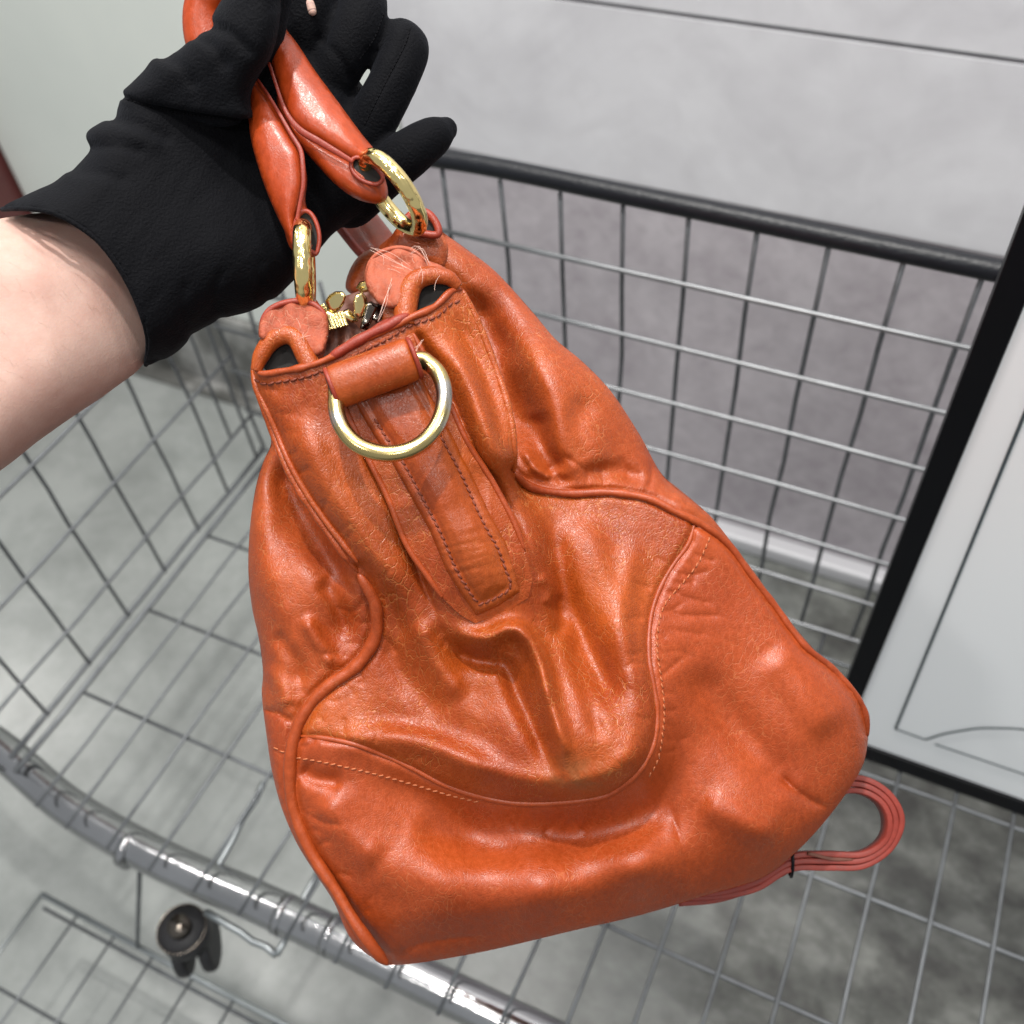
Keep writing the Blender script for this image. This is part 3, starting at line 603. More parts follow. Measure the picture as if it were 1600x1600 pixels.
mk('back_shell', np.vstack(V), Fc, M_fla, bag)

# piping, welt and edges
def surf_tube(name, line, zf, r, mat, lift=0.0, step=5, seg=12, parent=None, wob=0, flat=None):
    q = resample(line, step); z = zf(q) - lift
    k = np.ones(7) / 7; zp = np.r_[[z[0]] * 3, z, [z[-1]] * 3]; z = np.convolve(zp, k, 'valid')
    v = P(q[:, 0], q[:, 1], z); tt = np.linspace(0, 1, len(q)); rr = r * (.25 + .75 * np.clip(np.minimum(tt, 1 - tt) * len(q) / 6, 0, 1) ** .5) * (1 + wob * np.array([vnoise(np.array([a / 18.]), np.array([b / 18.]))[0] for a, b in q]))
    V_, F_ = tube_data(v, rr, seg); return mk(name, V_, F_, mat, parent or bag)
zmin = lambda q: np.minimum(zA(q, .3), zB(q, .3))
surf_tube('piping', PIP_L, zmin, .0027, M_pip, lift=-.0004, wob=.25)
surf_tube('piping', PIP_R, zmin, .0017, M_pip, lift=-.0002, wob=.3)
surf_tube('welt', WELT, lambda q: zA(q, .3), .00125, M_pip, lift=.0000, wob=.3)
off = np.array(WELT); 
surf_tube('piping', smooth([(403, 612), (424, 655), (450, 718), (480, 772), (515, 822), (560, 880)]), lambda q: zA(q, .2), .0013, M_fla, lift=.0002)
surf_tube('panel_edge', resample(GR, 6), lambda q: zA(q, .3), .0016, M_gus, lift=-.0006, wob=.4)
surf_tube('panel_edge', resample(GL, 6), lambda q: zA(q, .3), .0016, M_gus, lift=-.0006, wob=.4)
surf_tube('rim_edge', TOP, lambda q: fA(q), .0013, M_pip, lift=.0002, wob=.6, step=4)
# raised red edge behind the ring loop, where the band is stitched over the rim
surf_tube('rim_band', smooth([(513, 561), (545, 541), (575, 524), (605, 510), (628, 497), (640, 492)]), lambda q: fA(q), .0022, M_edge, lift=.0, step=4, wob=.3)

def stitches(name, line, zf, mat, pitch=11, ln=7.0, r=.00036, lift=.0003, parent=None, jit=.6):
    q = resample(line, 1.5); parts = []; s = np.r_[0, np.cumsum(np.linalg.norm(np.diff(q, axis=0), axis=1))]; t = 0
    while t + ln < s[-1]:
        a = np.array([np.interp(t, s, q[:, 0]), np.interp(t, s, q[:, 1])]); b = np.array([np.interp(t + ln, s, q[:, 0]), np.interp(t + ln, s, q[:, 1])])
        d = (b - a) / (np.linalg.norm(b - a) + 1e-9); nr = np.array([-d[1], d[0]]) * (1.0 + random.uniform(-jit, jit)); a = a + nr; b = b - nr
        pts = np.array([a, a * .75 + b * .25, (a + b) / 2, a * .25 + b * .75, b]); z = zf(pts) - lift * np.array([-.6, .8, 1, .8, -.6])
        parts.append(tube_data(P(pts[:, 0], pts[:, 1], z), r, 6)); t += pitch
    v, f = join(parts); return mk(name, v, f, mat, parent or bag, kind='stuff')
stitches('stitching', smooth([(463, 1184), (500, 1190), (555, 1202), (600, 1213), (642, 1225), (704, 1243), (750, 1254)]), lambda q: zA(q), M_thread2)
stitches('stitching', smooth([(1109, 840), (1095, 872), (1080, 895), (1063, 915), (1045, 935), (1034, 955), (1027, 990), (1027, 1020), (1033, 1060), (1038, 1108), (1035, 1150), (1027, 1190), (1008, 1222)]), lambda q: zA(q), M_thread2)
stitches('stitching', smooth([(428, 1168), (438, 1173), (448, 1178)]), lambda q: zB(q), M_thread2)
off = smooth([(398, 592), (412, 600), (440, 596), (474, 590), (510, 577)])
stitches('stitching', off, lambda q: zA(q, .3), M_thread, r=.0005, lift=.0006, pitch=12, ln=9)
stitches('stitching', smooth([(520, 572), (560, 552), (605, 530), (635, 512), (650, 505), (682, 495), (706, 474), (724, 470)]), lambda q: zA(q, .3), M_thread, r=.0005, lift=.0006, pitch=12, ln=9)

# pale creased strip between seam and stitching (folded seam allowance), left and right
# strap tab with pointed end: a thick stitched strip lying on the end panel
TABP = np.array([(540, 600), (560, 640), (583, 680), (612, 722), (643, 778), (672, 831), (695, 887), (718, 925), (744, 962), (778, 948), (813, 925), (806, 890), (792, 850), (777, 822), (762, 794), (735, 735), (706, 677), (680, 630), (650, 572)], float)
_tabf = tps([(x, y, float(fA(np.array([[x, y]]))[0]) - .0034) for x, y in [(545, 600), (600, 700), (650, 590), (700, 680), (640, 640), (660, 800), (745, 755), (705, 760), (700, 880), (745, 960), (790, 850), (813, 925), (760, 880), (740, 820)]])
def zT(q, h=.0030, Rr=9.):
    q = np.asarray(q, float); pl = np.vstack([TABP, TABP[:1]]); d, _ = polydist(q, pl); k = np.clip(Rr - d, 0, Rr)
    side = .0018 * ((q[:, 0] - (600 + (q[:, 1] - 600) * .47)) / 60) ** 2
    wr = np.clip((q[:, 1] - 780) / 60, 0, 1) * np.clip((940 - q[:, 1]) / 40, 0, 1)
    x, y = rot(q, -15); wr = wr * .0004 * (1 - 2 * np.abs(vnoise(x / 90, y / 7))) + .0005 * vnoise(x / 40, y / 30)
    din = np.abs(d - 17.); gr = .0007 * np.exp(-(din / 4) ** 2)
    pad = -.0011 * np.clip((d - 20) / 14, 0, 1)
    return _tabf(q) + (Rr - np.sqrt(np.maximum(Rr * Rr - k * k, 0))) * .00034 + side * .4 + gr + pad - wr
tab = sheet('strap_tab', TABP, zT, M_tab, step=3.0)
surf_tube('tab_edge', np.vstack([TABP[:9]]), lambda q: zT(q) , .0012, M_edge, lift=-.0018, parent=tab)
surf_tube('tab_edge', np.vstack([TABP[8:18]]), lambda q: zT(q), .0012, M_edge, lift=-.0018, parent=tab)
ins = []
tc_ = np.array([(x, y) for x, y in TABP]); 
lft = [(586, 655), (606, 688), (633, 728), (662, 782), (690, 836), (712, 888), (732, 922), (748, 945)]
rgt = [(748, 945), (775, 934), (798, 917), (790, 890), (778, 858), (762, 830), (747, 800), (720, 740), (693, 690), (672, 645)]
stitches('stitching', smooth(lft), lambda q: zT(q), M_thread, pitch=11, ln=8.5, r=.00048, parent=tab, lift=.0003)
stitches('stitching', smooth(rgt), lambda q: zT(q), M_thread, pitch=11, ln=8.5, r=.00048, parent=tab, lift=.0003)
# wider backing strip under the tab
def zU(q):
    return _tabf(q) + .0030 + .0012 * np.abs(vnoise(q[:, 0] / 30, q[:, 1] / 50))
TABU = np.array([(515, 575), (540, 640), (575, 715), (605, 775), (635, 850), (668, 900), (692, 935), (718, 960), (742, 974), (780, 961), (826, 934), (832, 905), (820, 860), (800, 810), (765, 745), (730, 690), (700, 625), (668, 565), (645, 520)], float)
tabu = sheet('backing_strip', TABU, zU, M_gus, step=3.6)
for seg in (TABU[:7], TABU[12:19]): surf_tube('strip_edge', smooth(seg), zU, .0013, M_pip, lift=-.0004, parent=tabu)

# ring loop: a leather roll, with the ring through it
la, lb = P(521, 606, .3845), P(646, 560, .3845)
ax = (lb - la) / np.linalg.norm(lb - la)
nn = 26; rp = []
for i in range(nn + 1):
    t = i / nn; e = 1 - .10 * math.exp(-(t / .035)) - .10 * math.exp(-((1 - t) / .035)); rp.append(.0086 * e)
v, f = tube_data([la + (lb - la) * i / nn for i in range(nn + 1)], rp, 40, flat=(1.0, .78), up=ORG - la); loop_o = mk('ring_loop', v, f, M_tab, bag)
for c, s in ((la, -1), (lb, 1)):
    v, f = tube_data([c + ax * .0004 * s + .0076 * (math.cos(a) * np.cross(ax, (ORG - la) / np.linalg.norm(ORG - la)) + .78 * math.sin(a) * (ORG - la) / np.linalg.norm(ORG - la)) for a in np.linspace(0, 2 * math.pi, 28)[:-1]], .0010, 8, closed=True)
    mk('loop_edge', v, f, M_edge, loop_o)
    v, f = tube_data([c + ax * .0006 * s, c + ax * .0012 * s], .0062, 20, flat=(1, .75), up=ORG - la); mk('loop_mouth', v, f, M_black, loop_o)
# D ring
def ringpath(pts, z, n=10): 
    q = catmull(pts, n, closed=True); return q
dq = [(532, 596), (525, 622), (527, 648), (537, 672), (555, 692), (579, 704), (607, 709), (637, 704), (662, 690), (681, 668), (692, 640), (694, 611), (686, 585), (670, 568), (652, 562), (590, 580)]
zz = [.386, .3835, .381, .379, .3775, .3765, .3762, .3765, .3775, .379, .381, .3835, .3855, .3865, .387, .3875]
q3 = catmull([(a, b, c * 1000) for (a, b), c in zip(dq, zz)], 8, closed=True)
v, f = tube_data(P(q3[:, 0], q3[:, 1], q3[:, 2] / 1000), .0032, 20, closed=True); mk('end_ring', v, f, M_ring, bag)

def cpoly(pts, n=5): return catmull(pts, n, closed=True)
def pillow(poly, zf, T, Rr, step=5.5, sm=True, rimline=None):
    pl = cpoly(poly, 4) if sm else np.array(poly, float); q, f, isb = tri_region(pl, step); clos = np.vstack([pl, pl[:1]]); d, _ = polydist(q, clos)
    if rimline is None: d[isb] = 0
    else: d, _ = polydist(q, catmull(rimline, 4)); d[d < .8] = 0; shared = isb & (d == 0)
    k = np.clip(d / Rr, 0, 1); Tq = T(q) if callable(T) else T; th = Tq * np.sqrt(np.maximum(1 - (1 - k) ** 2, 0)); z = zf(q)
    if rimline is None: shared = isb
    n_ = len(q); idx2 = np.arange(n_) + n_; idx2[shared] = np.where(shared)[0]
    ec = {}
    for t in f:
        for i in range(3):
            a, b = t[i], t[(i + 1) % 3]; ec[(a, b)] = 1
    walls = []
    for a, b in ec:
        if (b, a) not in ec:
            w_ = [b, a, int(idx2[a]), int(idx2[b])]; w2 = [x for i, x in enumerate(w_) if x not in w_[:i]]
            if len(w2) > 2: walls.append(tuple(w2))
    v = np.vstack([P(q[:, 0], q[:, 1], z - th), P(q[:, 0], q[:, 1], z + th)])
    return v, [tuple(t) for t in f] + [tuple(idx2[i] for i in t[::-1]) for t in f] + walls
# ------------------------------------------------------------------ mouth of the bag: folded frame ends, round pull tabs, zip
def cpoly(pts, n=5): return catmull(pts, n, closed=True)
def patch(name, pts, z, mat, step=3.4, bulge=.0015, Rr=14., tilt=(0, 0), parent=None, wr=.0006, thick=None, smoothp=True):
    pl = cpoly(pts) if smoothp else np.array(pts, float); c = pl.mean(0); clos = np.vstack([pl, pl[:1]])
    def zf(q):
        d, _ = polydist(q, clos); k = np.clip(Rr - d, 0, Rr)
        return z + (Rr - np.sqrt(np.maximum(Rr * Rr - k * k, 0))) / Rr * bulge + tilt[0] * (q[:, 0] - c[0]) * 1e-4 + tilt[1] * (q[:, 1] - c[1]) * 1e-4 - wr * vnoise(q[:, 0] / 16 + z * 999, q[:, 1] / 26) * 2
    q, f, isb = tri_region(pl, step); zz_ = zf(q); v = P(q[:, 0], q[:, 1], zz_)
    o = mk(name, v, f, mat, parent or bag)
    if thick:
        m = o.modifiers.new('thick', 'SOLIDIFY'); m.thickness = thick; m.offset = 0
    return o
# inner wall and lining seen in the mouth
patch('lining', [(470, 560), (478, 520), (500, 490), (520, 470), (560, 455), (592, 440), (640, 450), (690, 440), (712, 462), (680, 490), (640, 508), (560, 545), (515, 570)], .412, M_dark, bulge=.001, wr=.002)
# left fold: an arch of leather with a dark mouth
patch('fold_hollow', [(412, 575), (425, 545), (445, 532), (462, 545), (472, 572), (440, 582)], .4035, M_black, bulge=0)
def arch(name, pts, r, z, mat, zz=None, flat=None):
    p = catmull([(a, b, c * 1000) for (a, b), c in zip(pts, zz or [z] * len(pts))], 8)
    rr = np.interp(np.linspace(0, 1, len(p)), np.linspace(0, 1, len(r)), r)
    v, f = tube_data(P(p[:, 0], p[:, 1], p[:, 2] / 1000), rr, 18); return mk(name, v, f, mat, bag)
arch('fold_roll', [(400, 580), (408, 556), (424, 533), (446, 523), (464, 530), (476, 552), (488, 576)], [.0022, .0033, .0037, .0038, .0039, .0040, .0040], .398, M_gus, [.400, .3995, .399, .3985, .398, .397, .396])
patch('fold_cheek', [(463, 530), (480, 545), (495, 530), (505, 510), (510, 540), (500, 565), (480, 574), (470, 560)], .399, M_raw, bulge=.002)
lt = patch('pull_tab', [(407, 526), (409, 500), (421, 483), (442, 474), (467, 470), (488, 474), (505, 487), (511, 505), (510, 530), (500, 552), (482, 548), (463, 530), (440, 520), (420, 528)], .397, M_raw, bulge=.0015, tilt=(0, -.6), wr=.0012, thick=.0016)
surf_tube('tab_lip', smooth([(408, 515), (411, 498), (423, 483), (442, 474), (467, 470), (488, 474), (505, 488), (511, 505)]), lambda q: np.full(len(q), .3985), .0012, M_edge, parent=lt)
# right fold
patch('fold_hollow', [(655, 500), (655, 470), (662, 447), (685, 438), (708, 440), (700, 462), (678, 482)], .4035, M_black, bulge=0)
arch('fold_roll', [(632, 508), (634, 480), (640, 452), (654, 436), (676, 430), (700, 434), (716, 448)], [.0044, .0046, .0045, .0040, .0036, .0031, .0022], .398, M_gus, [.396, .397, .398, .3985, .399, .4, .402])
patch('fold_cheek', [(600, 478), (622, 462), (650, 438), (640, 470), (628, 505), (610, 510), (596, 500)], .400, M_gus, bulge=.002)
rt = patch('pull_tab', [(574, 445), (575, 420), (584, 402), (602, 391), (626, 387), (648, 393), (666, 408), (690, 418), (708, 432), (690, 432), (660, 432), (642, 446), (632, 470), (612, 480), (592, 472)], .3975, M_raw, bulge=.0015, tilt=(.3, -.6), wr=.0016, thick=.0016)
surf_tube('tab_lip', smooth([(592, 473), (575, 445), (575, 420), (584, 402), (602, 391), (626, 387), (648, 393), (666, 408)]), lambda q: np.full(len(q), .3988), .0009, M_raw, parent=rt)
patch('inner_flap', [(572, 520), (590, 505), (612, 495), (632, 497), (640, 503), (610, 514), (580, 528)], .398, M_edge, bulge=.001)
# hairy fibres on the raw tabs
fib = []
for k in range(12):
    cx, cy = random.choice([(620, 430), (640, 410), (660, 405), (470, 525), (690, 425)]); cx += random.gauss(0, 16); cy += random.gauss(0, 10)
    a = random.uniform(0, 6.28); L_ = random.uniform(8, 30); b_ = random.uniform(-.6, .6)
    pts = [(cx + L_ * t * math.cos(a + b_ * t), cy + L_ * t * math.sin(a + b_ * t), 394.5 - 2.5 * t * random.random()) for t in (0, .33, .66, 1)]
    p = catmull(pts, 3); fib.append(tube_data(P(p[:, 0], p[:, 1], p[:, 2] / 1000), [.00006] * len(p), 4))
for pts in ([(608, 440, 395), (600, 470, 393), (590, 500, 392)], [(662, 530, 392), (650, 548, 390), (652, 572, 389)], [(640, 392, 394), (655, 385, 392), (672, 415, 392)], [(580, 388, 394), (610, 400, 393), (640, 420, 394)]):
    for j in range(3):
        p = catmull([(a + random.gauss(0, 3), b + random.gauss(0, 3), c) for a, b, c in pts], 4); fib.append(tube_data(P(p[:, 0], p[:, 1], p[:, 2] / 1000), [.00007] * len(p), 4))
v, f = join(fib); mk('loose_fibres', v, f, simple('fibre', (.75, .5, .42), .8), bag, kind='stuff')
# zip: teeth row, sliders and pullers
zp = bpy.data.objects.new('zip', None); COL.objects.link(zp); zp.parent = bag
def bx(name, px, py, z, hx, hy, hz, deg, mat, bev=.0009, tiltx=0):
    a = math.radians(deg); X_ = R @ np.array([math.cos(a), math.sin(a), 0]); Y_ = R @ np.array([-math.sin(a), math.cos(a), tiltx]); Y_ /= np.linalg.norm(Y_); Z_ = np.cross(X_, Y_)
    v, f = box_data(P(px, py, z), (hx, hy, hz), (X_, Y_, Z_)); return bevel(mk(name, v, f, mat, zp, smooth=False), min(bev, hz * .9), 4)
for k in range(8): bx('zip_tooth', 508 + 4.4 * k, 506 - 1.2 * k + .5 * (k % 2), .401 - .0002 * k, .00045, .0030, .0012, -20, M_brass, .0002)
for k in range(8): bx('zip_tooth', 500 + 5 * k, 480 + 3.0 * k, .407, .0005, .0022, .001, 62, M_brass, .0002)
patch('zip_tape', [(486, 575), (500, 530), (512, 512), (545, 500), (565, 520), (560, 540), (520, 562)], .4045, M_dark, bulge=.001, wr=.002, parent=zp)
def metal_form(name, outline, z, tilt, T, mat, Rr=7):
    c = np.mean(np.array(outline, float), 0)
    v, f = pillow(outline, lambda q: z + tilt[0] * 1e-4 * (q[:, 0] - c[0]) + tilt[1] * 1e-4 * (q[:, 1] - c[1]), T, Rr, 2.2, sm=False); return mk(name, v, f, mat, zp)
metal_form('zip_slider', [(508, 470), (514, 461), (524, 455), (535, 455), (541, 462), (538, 474), (531, 484), (519, 490), (511, 484)], .3985, (-1.2, 1), .0016, M_brass)
metal_form('zip_slider', [(500, 486), (514, 484), (530, 492), (543, 503), (545, 510), (528, 504), (508, 500)], .4005, (0, 0), .0012, M_brass)
metal_form('zip_stem', [(530, 488), (544, 482), (556, 490), (560, 502), (550, 505), (538, 498)], .4005, (1, 0), .0012, M_brass)
metal_form('zip_puller', [(552, 470), (556, 460), (566, 456), (573, 464), (575, 478), (569, 494), (561, 499), (554, 490)], .3965, (1.5, .6), .0012, M_brass)
metal_form('zip_puller', [(556, 450), (562, 440), (574, 438), (582, 446), (576, 456), (564, 458)], .4015, (-1, 1), .0012, M_brass)
metal_form('zip_stem', [(572, 474), (580, 470), (592, 478), (584, 498), (574, 516), (562, 514), (566, 494)], .3995, (1, .5), .0020, M_steel, 5)
metal_form('zip_slider', [(586, 476), (600, 472), (606, 482), (600, 496), (588, 504), (580, 498)], .4015, (1, -.5), .0014, M_steel, 5)
v, f = tube_data([P(572, 504, .397), P(572, 504, .3955)], .0016, 14); mk('rivet', v, f, M_steel, zp)

# ------------------------------------------------------------------ handles, rings
def handle(name, cl, rad, zz, parent, flat=(1, .85), seg=28):
    p = catmull([(a, b, c * 1000) for (a, b), c in zip(cl, zz)], 8); w3 = P(p[:, 0], p[:, 1], p[:, 2] / 1000)
    rr = np.interp(np.linspace(0, 1, len(p)), np.linspace(0, 1, len(rad)), rad)
    v, f = tube_data(w3, rr, seg, flat=flat, up=ORG - w3[len(w3) // 2]); return mk(name, v, f, M_hand, parent)
def strip3(name, pts, r, mat, parent, flat=(1, 1)):
    p = catmull([(a, b, c * 1000) for a, b, c in pts], 8); w3 = P(p[:, 0], p[:, 1], p[:, 2] / 1000)
    rr = np.interp(np.linspace(0, 1, len(p)), np.linspace(0, 1, len(r)), r) if np.ndim(r) else r
    v, f = tube_data(w3, rr, 14, flat=flat, up=ORG - w3[0]); return mk(name, v, f, mat, parent)
def zlin(a, b, c):
    return tps([(*a[:2], a[2]), (*b[:2], b[2]), (*c[:2], c[2]), (a[0] + 60, a[1], a[2] + .002)])
def leather_form(name, outline, ctrl, T, Rr, mat, parent):
    zf = tps(ctrl); cl = np.vstack([cpoly(outline, 4), cpoly(outline, 4)[:1]])
    v, f = pillow(outline, lambda q: zf(q) - .0004 * vnoise(q[:, 0] / 18, q[:, 1] / 30), T, Rr, 3.6); return mk(name, v, f, mat, parent)
hl = leather_form('handle', [(372, -10), (380, 60), (384, 130), (387, 175), (393, 222), (408, 275), (426, 322), (445, 362), (457, 386), (463, 372), (463, 345), (469, 318), (474, 288), (472, 255), (468, 234), (452, 208), (436, 180), (418, 150), (402, 120), (412, 50), (410, -10)],
    [(385, 0, .419), (395, 130, .410), (410, 220, .4065), (440, 300, .4055), (455, 380, .4075), (470, 240, .4035), (390, 200, .408)], .0058, 26, M_hand, bag)
leather_form('flap', [(446, 205), (462, 226), (474, 248), (480, 280), (477, 312), (482, 330), (494, 346), (500, 368), (500, 392), (490, 402), (470, 398), (452, 385), (442, 345), (438, 290), (436, 240)],
    [(450, 220, .411), (475, 290, .4075), (480, 380, .410), (450, 380, .412), (490, 340, .409)], .0048, 16, M_hand, hl)
hr = leather_form('handle', [(380, -20), (400, 30), (412, 66), (420, 98), (432, 132), (443, 165), (455, 188), (472, 205), (500, 222), (530, 240), (552, 252), (574, 258), (594, 262), (598, 250), (584, 232), (562, 205), (526, 156), (492, 110), (466, 70), (441, 34), (430, -20)],
    [(400, 0, .418), (430, 70, .411), (470, 140, .4075), (530, 200, .406), (590, 255, .4085), (450, 180, .406), (540, 246, .405)], .0070, 30, M_hand, bag)
leather_form('flap', [(437, 140), (447, 172), (462, 194), (495, 214), (535, 238), (562, 254), (590, 262), (602, 280), (606, 306), (594, 318), (568, 315), (545, 304), (520, 284), (494, 256), (468, 226), (446, 192), (432, 160)],
    [(445, 170, .412), (500, 240, .4085), (560, 290, .4095), (600, 300, .412), (550, 250, .408)], .0060, 22, M_hand, hr)
strip3('flap_edge', [(402, 124, .4035), (420, 150, .402), (438, 180, .4005), (454, 208, .3995), (469, 233, .3985), (473, 256, .398), (474, 288, .3985), (469, 318, .3995), (464, 345, .4005)], [.0004, .0004, .0005, .0006, .0006, .0005, .0005], M_edge, hl, flat=(1.6, .8))
strip3('flap_edge', [(420, 98, .4035), (432, 134, .402), (443, 166, .401), (456, 189, .400), (473, 206, .399), (500, 222, .3985), (530, 240, .3985), (552, 253, .399)], [.0004, .0004, .0005, .0007, .0008, .0007, .0005], M_edge, hr, flat=(1.7, .8))
# keepers: leather loops round each ring
def keeper(c1, c2, rad, z, mat=M_hand, mouth=True, dz=0):
    a = P(*c1, z); b = P(*c2, z + dz); d = (b - a) / np.linalg.norm(b - a)
    V_, F_ = tube_data([a, a + (b - a) * .5, b], [rad * .97, rad, rad * .97], 24, caps=False)
    o = mk('keeper', V_, F_, mat, bag); m = o.modifiers.new('t', 'SOLIDIFY'); m.thickness = .0016; m.offset = 0
    return o

# teardrop lips of the keepers, facing the viewer
def lip(pts, z, r, parent=bag):
    p = catmull([(a, b) for a, b in pts], 6, closed=True); v, f = tube_data(P(p[:, 0], p[:, 1], np.full(len(p), z)), r, 10, closed=True); o = mk('keeper_lip', v, f, M_edge, parent)
    patch('keeper_mouth', pts, z + .002, M_black, bulge=0, parent=o)
lip([(460, 356), (465, 340), (474, 330), (485, 333), (495, 350), (499, 374), (494, 396), (484, 392), (466, 392), (459, 376)], .4025, .0009)
lip([(550, 250), (560, 246), (576, 253), (592, 266), (598, 280), (588, 288), (570, 284), (556, 274), (549, 262)], .4015, .0009)
def torus(name, c, u, v_, Ru, Rv, r, mat, parent=bag, n=64):
    pts = [c + u * Ru * math.cos(a) + v_ * Rv * math.sin(a) for a in np.linspace(0, 2 * math.pi, n + 1)[:-1]]
    V_, F_ = tube_data(pts, r, 20, closed=True); return mk(name, V_, F_, mat, parent)
def cdir(x, y, z): d = R @ np.array([x, y, z], float); return d / np.linalg.norm(d)
# left ring: nearly edge-on ; right ring: oval, tilted away
torus('handle_ring', P(476, 415, .4030), cdir(.02, 1, .06), cdir(-.12, .03, 1), .0146, .0120, .0036, M_gold)
torus('handle_ring', P(614, 302, .4050), cdir(.66, .74, .16), cdir(-.20, .24, .95), .0160, .0135, .0033, M_gold)
# tab that ties the right ring to the side panel
lip([(648, 332), (668, 333), (682, 350), (684, 366), (664, 366), (642, 362), (630, 350)], .424, .0017)
patch('ring_tab', [(612, 368), (630, 350), (660, 360), (684, 360), (700, 385), (690, 420), (640, 410), (600, 400)], .430, M_fla, bulge=.004, Rr=22)
patch('ring_tab', [(470, 470), (486, 462), (500, 478), (496, 500), (474, 500)], .416, M_fla, bulge=.003, Rr=12)
# far handle end seen between palm and bag, with its ring
handle('far_handle', [(500, 270), (535, 318), (565, 355), (590, 388), (605, 410)], [.010, .0105, .0105, .0105, .009], [.55, .53, .52, .51, .50], bag)
strip3('far_edge', [(530, 355, .50), (560, 392, .495), (585, 415, .49)], .0022, M_edge, bag)
patch('far_tab', [(540, 450), (548, 418), (566, 396), (592, 388), (600, 420), (590, 450), (560, 462)], .47, M_fla, bulge=.006, Rr=18)
# the handle that runs on over the hand, top left
handle('handle_run', [(430, -60), (360, -40), (325, 5), (322, 60), (345, 110)], [.010, .010, .0098, .0096, .0096], [.44, .448, .455, .458, .46], bag)

# ------------------------------------------------------------------ shoulder strap coil behind the bag
st = thing('shoulder_strap', 'coiled salmon leather strap hanging below the right corner of the bag', 'strap', P(1350, 1300, .52))
def ribbon(pts, hw, ht, name='strap_layer', mat=M_strap):
    p = catmull([(a, b, c * 1000) for a, b, c in pts], 8); p = resample(p, 8); w3 = P(p[:, 0], p[:, 1], p[:, 2] / 1000)
    T = np.gradient(w3, axis=0); T /= np.linalg.norm(T, axis=1)[:, None]
    wd = R @ np.array([.10, .28, 1.]); wd /= np.linalg.norm(wd); V_ = []
    sec = [(-1, -.6), (-.97, -1), (.97, -1), (1, -.6), (1, .6), (.97, 1), (-.97, 1), (-1, .6)]
    for i in range(len(w3)):
        wv = wd - T[i] * np.dot(wd, T[i]); wv /= np.linalg.norm(wv); nv = np.cross(T[i], wv)
        for a, b in sec: V_.append(w3[i] + wv * hw * a + nv * ht * b)
    n_ = len(sec); F_ = [(i * n_ + k, i * n_ + (k + 1) % n_, (i + 1) * n_ + (k + 1) % n_, (i + 1) * n_ + k) for i in range(len(w3) - 1) for k in range(n_)]
    F_ += [tuple(range(n_))[::-1], tuple((len(w3) - 1) * n_ + k for k in range(n_))]
    return mk(name, V_, F_, mat, st)
def coil(o, dz=0):  # o = offset px from the inner loop
    return [(1050, 1392 + o * .5, .515), (1120, 1388 + o * .6, .515), (1180, 1368 + o, .512), (1232, 1338 + o, .51), (1290, 1334 + o * 1.1, .508), (1345, 1334 + o * .95, .506), (1378 + o * .5, 1312 + o * .6, .504), (1385 + o, 1280, .502), (1372 + o * .7, 1252 - o * .6, .502), (1342 + o * .2, 1236 - o, .504), (1305, 1238 - o, .508), (1260, 1250 - o, .515)]
for o_ in (0, 9.5, 19): ribbon(coil(o_), .0062, .00135)
ribbon([(1060, 1410, .522), (1120, 1404, .52), (1180, 1384, .518), (1240, 1352, .516)], .006, .0014)
tie = tube_data([P(1236 + 3 * math.cos(a), 1348 + 22 * math.sin(a), .503 + .012 * (1 - math.cos(a)) * .5) for a in np.linspace(0, 6.28, 24)[:-1]], .0008, 8, closed=True)
mk('tie', *tie, M_frame, st)
ribbon([(1262, 1333, .502), (1300, 1342, .502), (1336, 1342, .502)], .001, .0008, 'gap_thread', M_dark)

# ------------------------------------------------------------------ arm, hand and glove
def fing(pts, rad, seg=18):
    p = catmull([(a, b, c * 1000) for a, b, c in pts], 6); w3 = P(p[:, 0], p[:, 1], p[:, 2] / 1000); rr = np.interp(np.linspace(0, 1, len(p)), np.linspace(0, 1, len(rad)), rad)
    v, f = tube_data(w3, rr, seg); 
    # round ends
    out = [(v, f)]
    for c, r in ((w3[0], rr[0]), (w3[-1], rr[-1])):
        V_ = []; 
        for i in range(9):
            for j in range(16):
                th = math.pi * i / 8; ph = 2 * math.pi * j / 16; V_.append(c + r * .995 * np.array([math.sin(th) * math.cos(ph), math.sin(th) * math.sin(ph), math.cos(th)]))
        out.append((np.array(V_), [(i * 16 + j, i * 16 + (j + 1) % 16, (i + 1) * 16 + (j + 1) % 16, (i + 1) * 16 + j) for i in range(8) for j in range(16)]))
    return join(out)
def fuse(name, parts, voxel, mat, smooth_it, parent=None, disp=None, **k):
    """weld overlapping volumes into one continuous skin"""
    v, f = join(parts); tmp = bpy.data.meshes.new('tmp'); tmp.from_pydata([tuple(p) for p in v], [], [tuple(q) for q in f]); tmp.update()
    to = bpy.data.objects.new('tmp', tmp); COL.objects.link(to)
    m = to.modifiers.new('r', 'REMESH'); m.mode = 'VOXEL'; m.voxel_size = voxel
    s = to.modifiers.new('s', 'SMOOTH'); s.factor = .5; s.iterations = smooth_it
    dg = bpy.context.evaluated_depsgraph_get(); me = bpy.data.meshes.new_from_object(to.evaluated_get(dg))
    nv = len(me.vertices); co = np.empty(nv * 3); me.vertices.foreach_get('co', co); co = co.reshape(-1, 3)
    no = np.empty(nv * 3); me.vertices.foreach_get('normal', no); no = no.reshape(-1, 3)
    if disp is not None: co = co + no * disp(co)[:, None]
    fc = [tuple(p.vertices) for p in me.polygons]
    bpy.data.objects.remove(to); bpy.data.meshes.remove(tmp); bpy.data.meshes.remove(me)
    return mk(name, co, fc, mat, parent, **k)
def topx(co):
    c = (co - ORG) @ R; return np.stack([c[:, 0] / c[:, 2] * F + 800, c[:, 1] / c[:, 2] * F + 800], 1)
